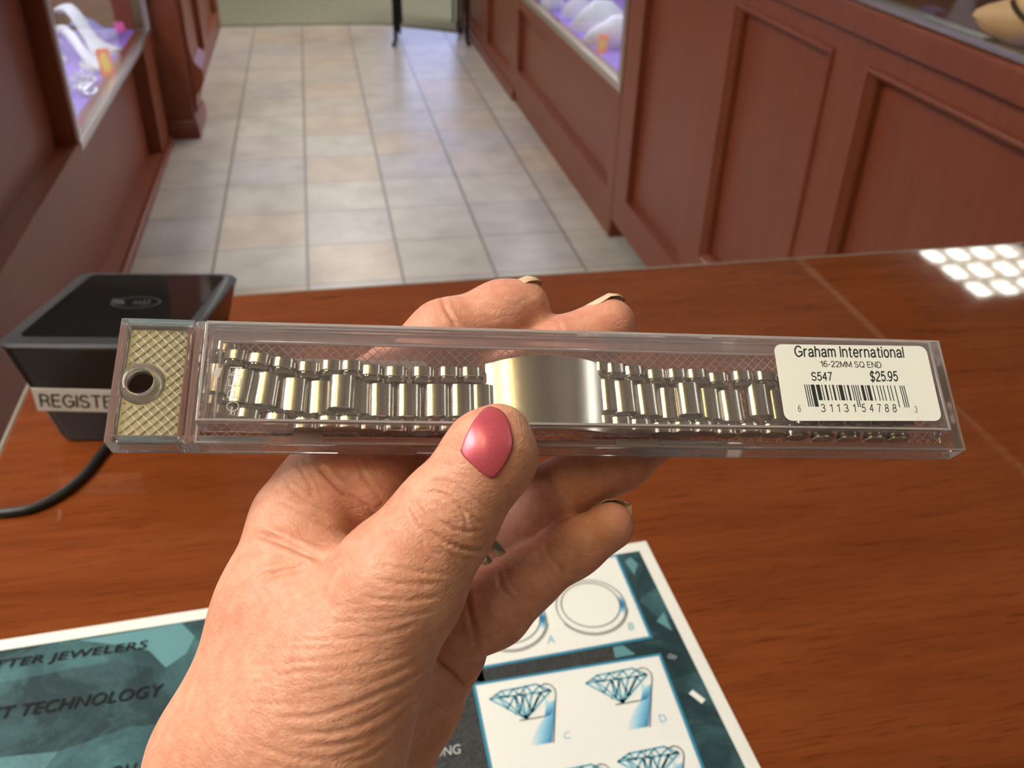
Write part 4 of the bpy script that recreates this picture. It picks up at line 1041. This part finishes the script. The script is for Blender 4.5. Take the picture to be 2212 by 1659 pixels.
    lb = MB().loft([[p+o for p in (bl, bl+ex*Lw, bl+ex*Lw+ey, bl+ey)] for o in (off*0, off)]).build('label_strip', simple('label_strip_white', (0.62, 0.60, 0.58), 0.5), e)
    lb['label'] = 'white strip reading REGISTER'
    t0, t1 = solve(88, 876), solve(228, 879); tt = solve(84, 851); tv, tf = label_text('REGISTER', 0.02)
    wd = np.linalg.norm(t1-t0)/0.77
    up = tt-t0; up -= ex*(up @ ex)*0.0
    MB().add([t0+ex*wd*p[0]+up*p[1]+off*1.6 for p in tv], tf).build('printed_text', simple('label_strip_ink', (0.01, 0.01, 0.01), 0.5), lb)
    # the cord
    P = [(-.168, .560, z+.006)]+[tuple(onz(u, v, z+.0032)) for u, v in ((215, 985), (180, 1028), (130, 1068), (70, 1097), (0, 1108), (-120, 1112), (-300, 1130))]
    P = spline([(-.160, .5575, z+.004)]+P[1:], 8)
    P = [p for p in P if p[0] > -.30]
    for p in P:
        if p[0] < -.236: p[2] -= min((-.236-p[0])*1.0, .2)*0.3
    tag(MB().tube(P, .0029, 12).build('power_cord', simple('black_rubber', (0.012, 0.012, 0.013), 0.45), smooth=True), 'black cord curving across the counter from the card reader', 'cord')
reader()

# ---------------------------------------------------------------- the printed sheet
def sheet():
    z = 0.97; a = math.radians(-2.1)
    TR = onz(1395, 1170, z)
    TR = np.array([TR[0], TR[1]])
    ex, ey = np.array([math.cos(a), math.sin(a)])*1.0, None
    ex = np.array([math.cos(math.radians(2.4)), math.sin(math.radians(2.4))]); ey = np.array([-math.sin(math.radians(1.6)), math.cos(math.radians(1.6))])
    Wd, Hd = .4318, .2794
    org = TR
    e = empty('diagram_sheet', (org[0], org[1], z), None, 'printed jeweller sheet with ring and diamond diagrams lying under the hand', 'sheet')
    MB().loft([[(*(-ex*Wd*u-ey*Hd*v), zz) for u, v in ((1, 1), (0, 1), (0, 0), (1, 0))] for zz in (0.0002, 0.0006)]).build('paper', simple('sheet_paper', (0.74, 0.73, 0.70), 0.35), e)
    def at(u, v, lift=0.0):
        p = onz(u, v, z+.0006+lift); return np.array([p[0]-org[0], p[1]-org[1], .0006+lift])
    def uv(u, v, lift): q = -ex*u-ey*v; return np.array([q[0], q[1], .0006+lift])
    # teal photo print
    m, nt, b = mat('teal_print')
    co = coords(nt); n1 = noise(nt, co, 22, 5, 0.65, 0.8); vo = N(nt, 'ShaderNodeTexVoronoi'); vo.inputs['Scale'].default_value = 13; nt.links.new(coords(nt, (1, 2.2, 1), 'Object', (0, 0, .6)), vo.inputs['Vector'])
    n2 = noise(nt, co, 900, 2)
    c1 = ramp(nt, n1, [(0.3, (0.011, 0.022, 0.027)), (0.48, (0.024, 0.055, 0.065)), (0.62, (0.06, 0.14, 0.155)), (0.78, (0.15, 0.32, 0.35))])
    sp = N(nt, 'ShaderNodeSeparateColor'); nt.links.new(vo.outputs['Color'], sp.inputs[0])
    c2 = mix(nt, 0.38, c1, ramp(nt, sp.outputs[0], [(0.0, (0.015, 0.026, 0.03)), (0.5, (0.03, 0.07, 0.08)), (0.85, (0.055, 0.14, 0.155)), (0.97, (0.16, 0.34, 0.38))], 'CONSTANT'))
    c3 = mix(nt, 0.3, c2, ramp(nt, n2, [(0.3, (0.5, 0.5, 0.5)), (0.7, (1.3, 1.3, 1.3))]), 'MULTIPLY')
    nt.links.new(c3, b.inputs['Base Color']); b.inputs['Roughness'].default_value = 0.6; b.inputs['Specular IOR Level'].default_value = 0.15
    k0 = at(1381, 1190); mr, mt = -(k0[:2] @ ex), -(k0[:2] @ ey)
    MB().add([uv(Wd-mr, Hd-mt, .0001), uv(mr, Hd-mt, .0001), uv(mr, mt, .0001), uv(Wd-mr, mt, .0001)], [(0, 1, 2, 3)]).build('printed_photo', m, e)
    g, nt, b = mat('charcoal_print'); nt.links.new(ramp(nt, noise(nt, coords(nt), 700, 3), [(0.35, (0.018, 0.019, 0.020)), (0.7, (0.055, 0.057, 0.058))]), b.inputs['Base Color']); b.inputs['Roughness'].default_value = 0.45
    q = MB(); q.add([at(600, 1500, .0002), at(600, 1700, .0002), at(1110, 1700, .0002), at(1040, 1440, .0002), at(1330, 1422, .0002), at(1322, 1398, .0002), at(1000, 1445, .0002)], [(0, 1, 2, 3, 6)]).add([at(1000, 1450, .0002), at(1040, 1475, .0002), at(1330, 1424, .0002), at(1321, 1397, .0002)], [(0, 1, 2, 3)])
    q.build('printed_band', g, e)
    blue = simple('print_blue', (0.035, 0.22, 0.36), 0.4); white = simple('print_white', (0.76, 0.755, 0.73), 0.35); lbl = simple('print_light_blue', (0.16, 0.40, 0.52), 0.4); grey = simple('print_grey', (0.05, 0.055, 0.06), 0.45); tgrey = simple('print_light_grey', (0.42, 0.45, 0.46), 0.45); dark = simple('print_dark', (0.010, 0.011, 0.013), 0.6, Specular_IOR_Level=0.1)
    def panel(quad, lift):
        c = np.mean([at(*p, lift) for p in quad], 0); P = [at(*p, lift) for p in quad]
        f = MB().add(P, [(0, 1, 2, 3)]).build('panel_border', blue, e)
        Q_ = []
        n = len(P)
        for i in range(4):
            d1 = P[(i+1) % 4]-P[i]; d2 = P[i-1]-P[i]; Q_.append(P[i]+d1/np.linalg.norm(d1)*.0016+d2/np.linalg.norm(d2)*.0016+np.array([0, 0, .0001]))
        MB().add(Q_, [(0, 1, 2, 3)]).build('panel_white', white, f)
    panel([(900, 1470), (1410, 1378), (1333, 1198), (880, 1270)], .0003)
    panel([(1085, 1800), (1545, 1720), (1427, 1411), (1020, 1477)], .0003)
    L3 = .0006
    def strokes(name, lines, wd, m_, lift=L3, dash=0):
        b_ = MB()
        for pts in lines:
            for i, (p, r) in enumerate(zip(pts[:-1], pts[1:])):
                if dash and i % dash >= dash-1-(dash > 2): continue
                p, r = np.array(p), np.array(r); d = r-p; l = np.linalg.norm(d[:2])+1e-9; nn = np.array([-d[1], d[0], 0])/l*wd/2; dd = np.array([d[0], d[1], 0])/l*wd*.25
                b_.add([p-dd+nn, p-dd-nn, r+dd-nn, r+dd+nn], [(0, 1, 2, 3)])
        return b_.build(name, m_, e)
    gr, nt, b = mat('print_blue_fade')
    at_ = N(nt, 'ShaderNodeAttribute'); at_.attribute_name = 'ink'
    nt.links.new(ramp(nt, at_.outputs['Fac'], [(0.0, (0.72, 0.74, 0.74)), (0.5, (0.22, 0.5, 0.68)), (1.0, (0.012, 0.14, 0.33))]), b.inputs['Base Color']); b.inputs['Roughness'].default_value = 0.4
    def fade(name, P, vals, faces):
        o = MB().add(P, faces).build(name, gr, e); a_ = o.data.attributes.new('ink', 'FLOAT', 'POINT'); a_.data.foreach_set('value', vals); return o
    # ring outlines A and B
    def ellipse(c, ax_, ay_, k=64, a0=0, a1=2*math.pi): return [c+ax_*math.cos(t)+ay_*math.sin(t) for t in np.linspace(a0, a1, k)]
    for (cu, cv, rt, dn_) in ((1277, 1309, (1350, 1300), (1287, 1367)), (1100, 1340, (1179, 1330), (1108, 1398))):
        c = at(cu, cv, L3); AX = at(*rt, L3)-c; R = np.linalg.norm(AX[:2])
        AX = np.array([*(ex*R), 0]); AY = np.array([*(ey*R), 0])
        strokes('ring_outline', [ellipse(c, AX, AY), ellipse(c+AY*.06, AX*.84, AY*.84)], .0006, grey)
        strokes('dotted_line', [ellipse(c-AY*.03, AX*1.03, AY*1.03, 80, 3.6, 6.0)], .0006, dark, L3+.0001, 2)
        P = []; vals = []; F_ = []
        for i, t in enumerate(np.linspace(-.55, .2, 10)):
            P += [c+AX*.97*math.cos(t)+AY*.97*math.sin(t), c+AY*.06+AX*.86*math.cos(t)+AY*.86*math.sin(t)]; vals += [math.sin(math.pi*i/9)]*2
            if i: F_.append((2*i-2, 2*i-1, 2*i+1, 2*i))
        fade('ring_shading', P, vals, F_)
    # cut stone drawings: a template drawn from the photo's C, placed again for D and the one below
    T = dict(gl=(438,997), gr=(800,945), tl=(500,945), tr=(706,905), cul=(656,1112))
    def zc(x, y): return (900+x/2.765, 1150+y/2.765)
    girdle = [(438,997), (585,980), (690,962), (800,945)]; table = [(505,948), (600,930), (712,906), (775,925)]
    mid = [(478,968), (545,985), (572,950), (640,965), (690,930), (745,952)]
    lines = [[(438,997), (505,948), (600,930), (712,906), (800,945)], [(438,997), (500,985), (585,975), (690,962), (800,945)], [(438,997), (656,1112)], [(800,945), (656,1112)], [(500,985), (656,1112)], [(585,975), (656,1112)], [(625,970), (656,1112)], [(690,962), (656,1112)], [(745,955), (656,1112)],
             [(490,990), (545,1050), (585,975)], [(585,975), (615,1080), (640,968)], [(640,968), (690,1072), (735,955)], [(735,955), (762,985)], [(505,948), (540,985), (575,935), (612,972), (655,918), (690,962), (735,915), (765,950), (790,935)], [(470,972), (520,980)]]
    thin = [[(615,1124), (766,1098)], [(748,912), (768,903), (800,910), (825,935), (832,965), (826,1060), (818,1255)]]
    dots = [[(605,928), (598,1000), (596,1060), (586,1112)], [(622,925), (650,960), (668,1020), (735,1095)]]
    def P(ls, dx, dy, lift=L3): return [[at(*zc(x+dx, y+dy), lift) for x, y in l] for l in ls]
    def dense(l, n=12): return [np.array(a_)+(np.array(b_)-np.array(a_))*t for a_, b_ in zip(l[:-1], l[1:]) for t in np.linspace(0, 1, n, endpoint=False)]
    for dx, dy in ((0, 0), (575, -95), (765, 372), (330, 480)):
        strokes('stone_drawing', P(lines, dx, dy), .0011, lbl); strokes('prong_outline', P(thin, dx, dy), .0006, grey); strokes('dotted_line', [dense(l, 5) for l in P(dots, dx, dy, L3+.0001)], .0004, dark, L3+.0001, 2)
        pr_ = [(765,1100), (800,1088), (824,1055), (822,1100), (815,1180), (808,1255), (680,1277), (700,1215), (730,1150)]
        fade('prong_shading', [at(*zc(x+dx, y+dy), L3-.0001) for x, y in pr_], [.25, .6, .8, .8, .9, 1.0, .0, .12, .18], [(0, 1, 2, 3, 8), (3, 4, 7, 8), (4, 5, 6, 7)])
        p2 = [(765,985), (795,1015), (824,1000), (826,1050), (800,1090), (765,1102), (770,1050)]
        fade('prong_shading', [at(*zc(x+dx, y+dy), L3-.00005) for x, y in p2], [.1, .3, .5, .8, 1.0, 1.0, .4], [(0, 1, 2, 3, 4, 5, 6)])
    def ptext(txt, bl, br, tl, m_, shear=0.0, bold=0.0, sp=1.0):
        A_, B_, D_ = at(*bl, L3), at(*br, L3), at(*tl, L3); tv, tf = text_mesh(txt, bold, shear, sp)
        MB().add([A_+(B_-A_)*p[0]+(D_-A_)*p[1] for p in tv], tf).build('printed_text', m_, e)
    ptext('A', (1182, 1391), (1199, 1388), (1181, 1374), lbl); ptext('B', (1359, 1361), (1371, 1359), (1356, 1346), lbl)
    ptext('C', (1219, 1598), (1233, 1595), (1217, 1582), lbl); ptext('D', (1428, 1561), (1442, 1558), (1422, 1545), lbl)
    ptext('OFF', (1441, 1420), (1458, 1427), (1446, 1411), tgrey)
    def oz(x, y): return (x/3.16, 1280+y/3.16)
    ptext('BETTER JEWELERS', oz(-235, 565), oz(1012, 394), oz(-218, 490), dark, 0.2, 0.016, 1.05)
    ptext('LATEST TECHNOLOGY', oz(-420, 925), oz(1120, 700), oz(-395, 838), dark, 0.25, 0.016, 1.05)
    ptext('EQUIPMENT', oz(48, 1000), oz(930, 872), oz(70, 912), dark, 0.25, 0.016, 1.05)
    ptext('OU', oz(735, 1280), oz(925, 1250), oz(750, 1190), dark, 0.25, 0.016, 1.05)
    ptext('NG', (962, 1551), (993, 1546), (960, 1536), tgrey); ptext('STRONG', (893, 1644), (997, 1627), (890, 1624), tgrey, 0.15)
    # pale facets in the photo print
    pale = simple('print_pale_teal', (0.10, 0.23, 0.26), 0.6, Specular_IOR_Level=0.15)
    for quad in ([(171, 1383), (392, 1346), (421, 1375), (402, 1412), (358, 1442), (322, 1405), (255, 1393)], [(1362, 1203), (1378, 1218), (1370, 1242), (1350, 1212)], [(1418, 1342), (1434, 1322), (1452, 1362)], [(1324, 1398), (1346, 1394), (1372, 1413), (1329, 1421)]):
        MB().add([at(*p, .0002) for p in quad], [tuple(range(len(quad)))]).build('printed_facet', pale, e)
    MB().add([at(*p, .0002) for p in ((1488, 1498), (1496, 1490), (1524, 1511), (1516, 1520))], [(0, 1, 2, 3)]).build('printed_switch', white, e)
sheet()
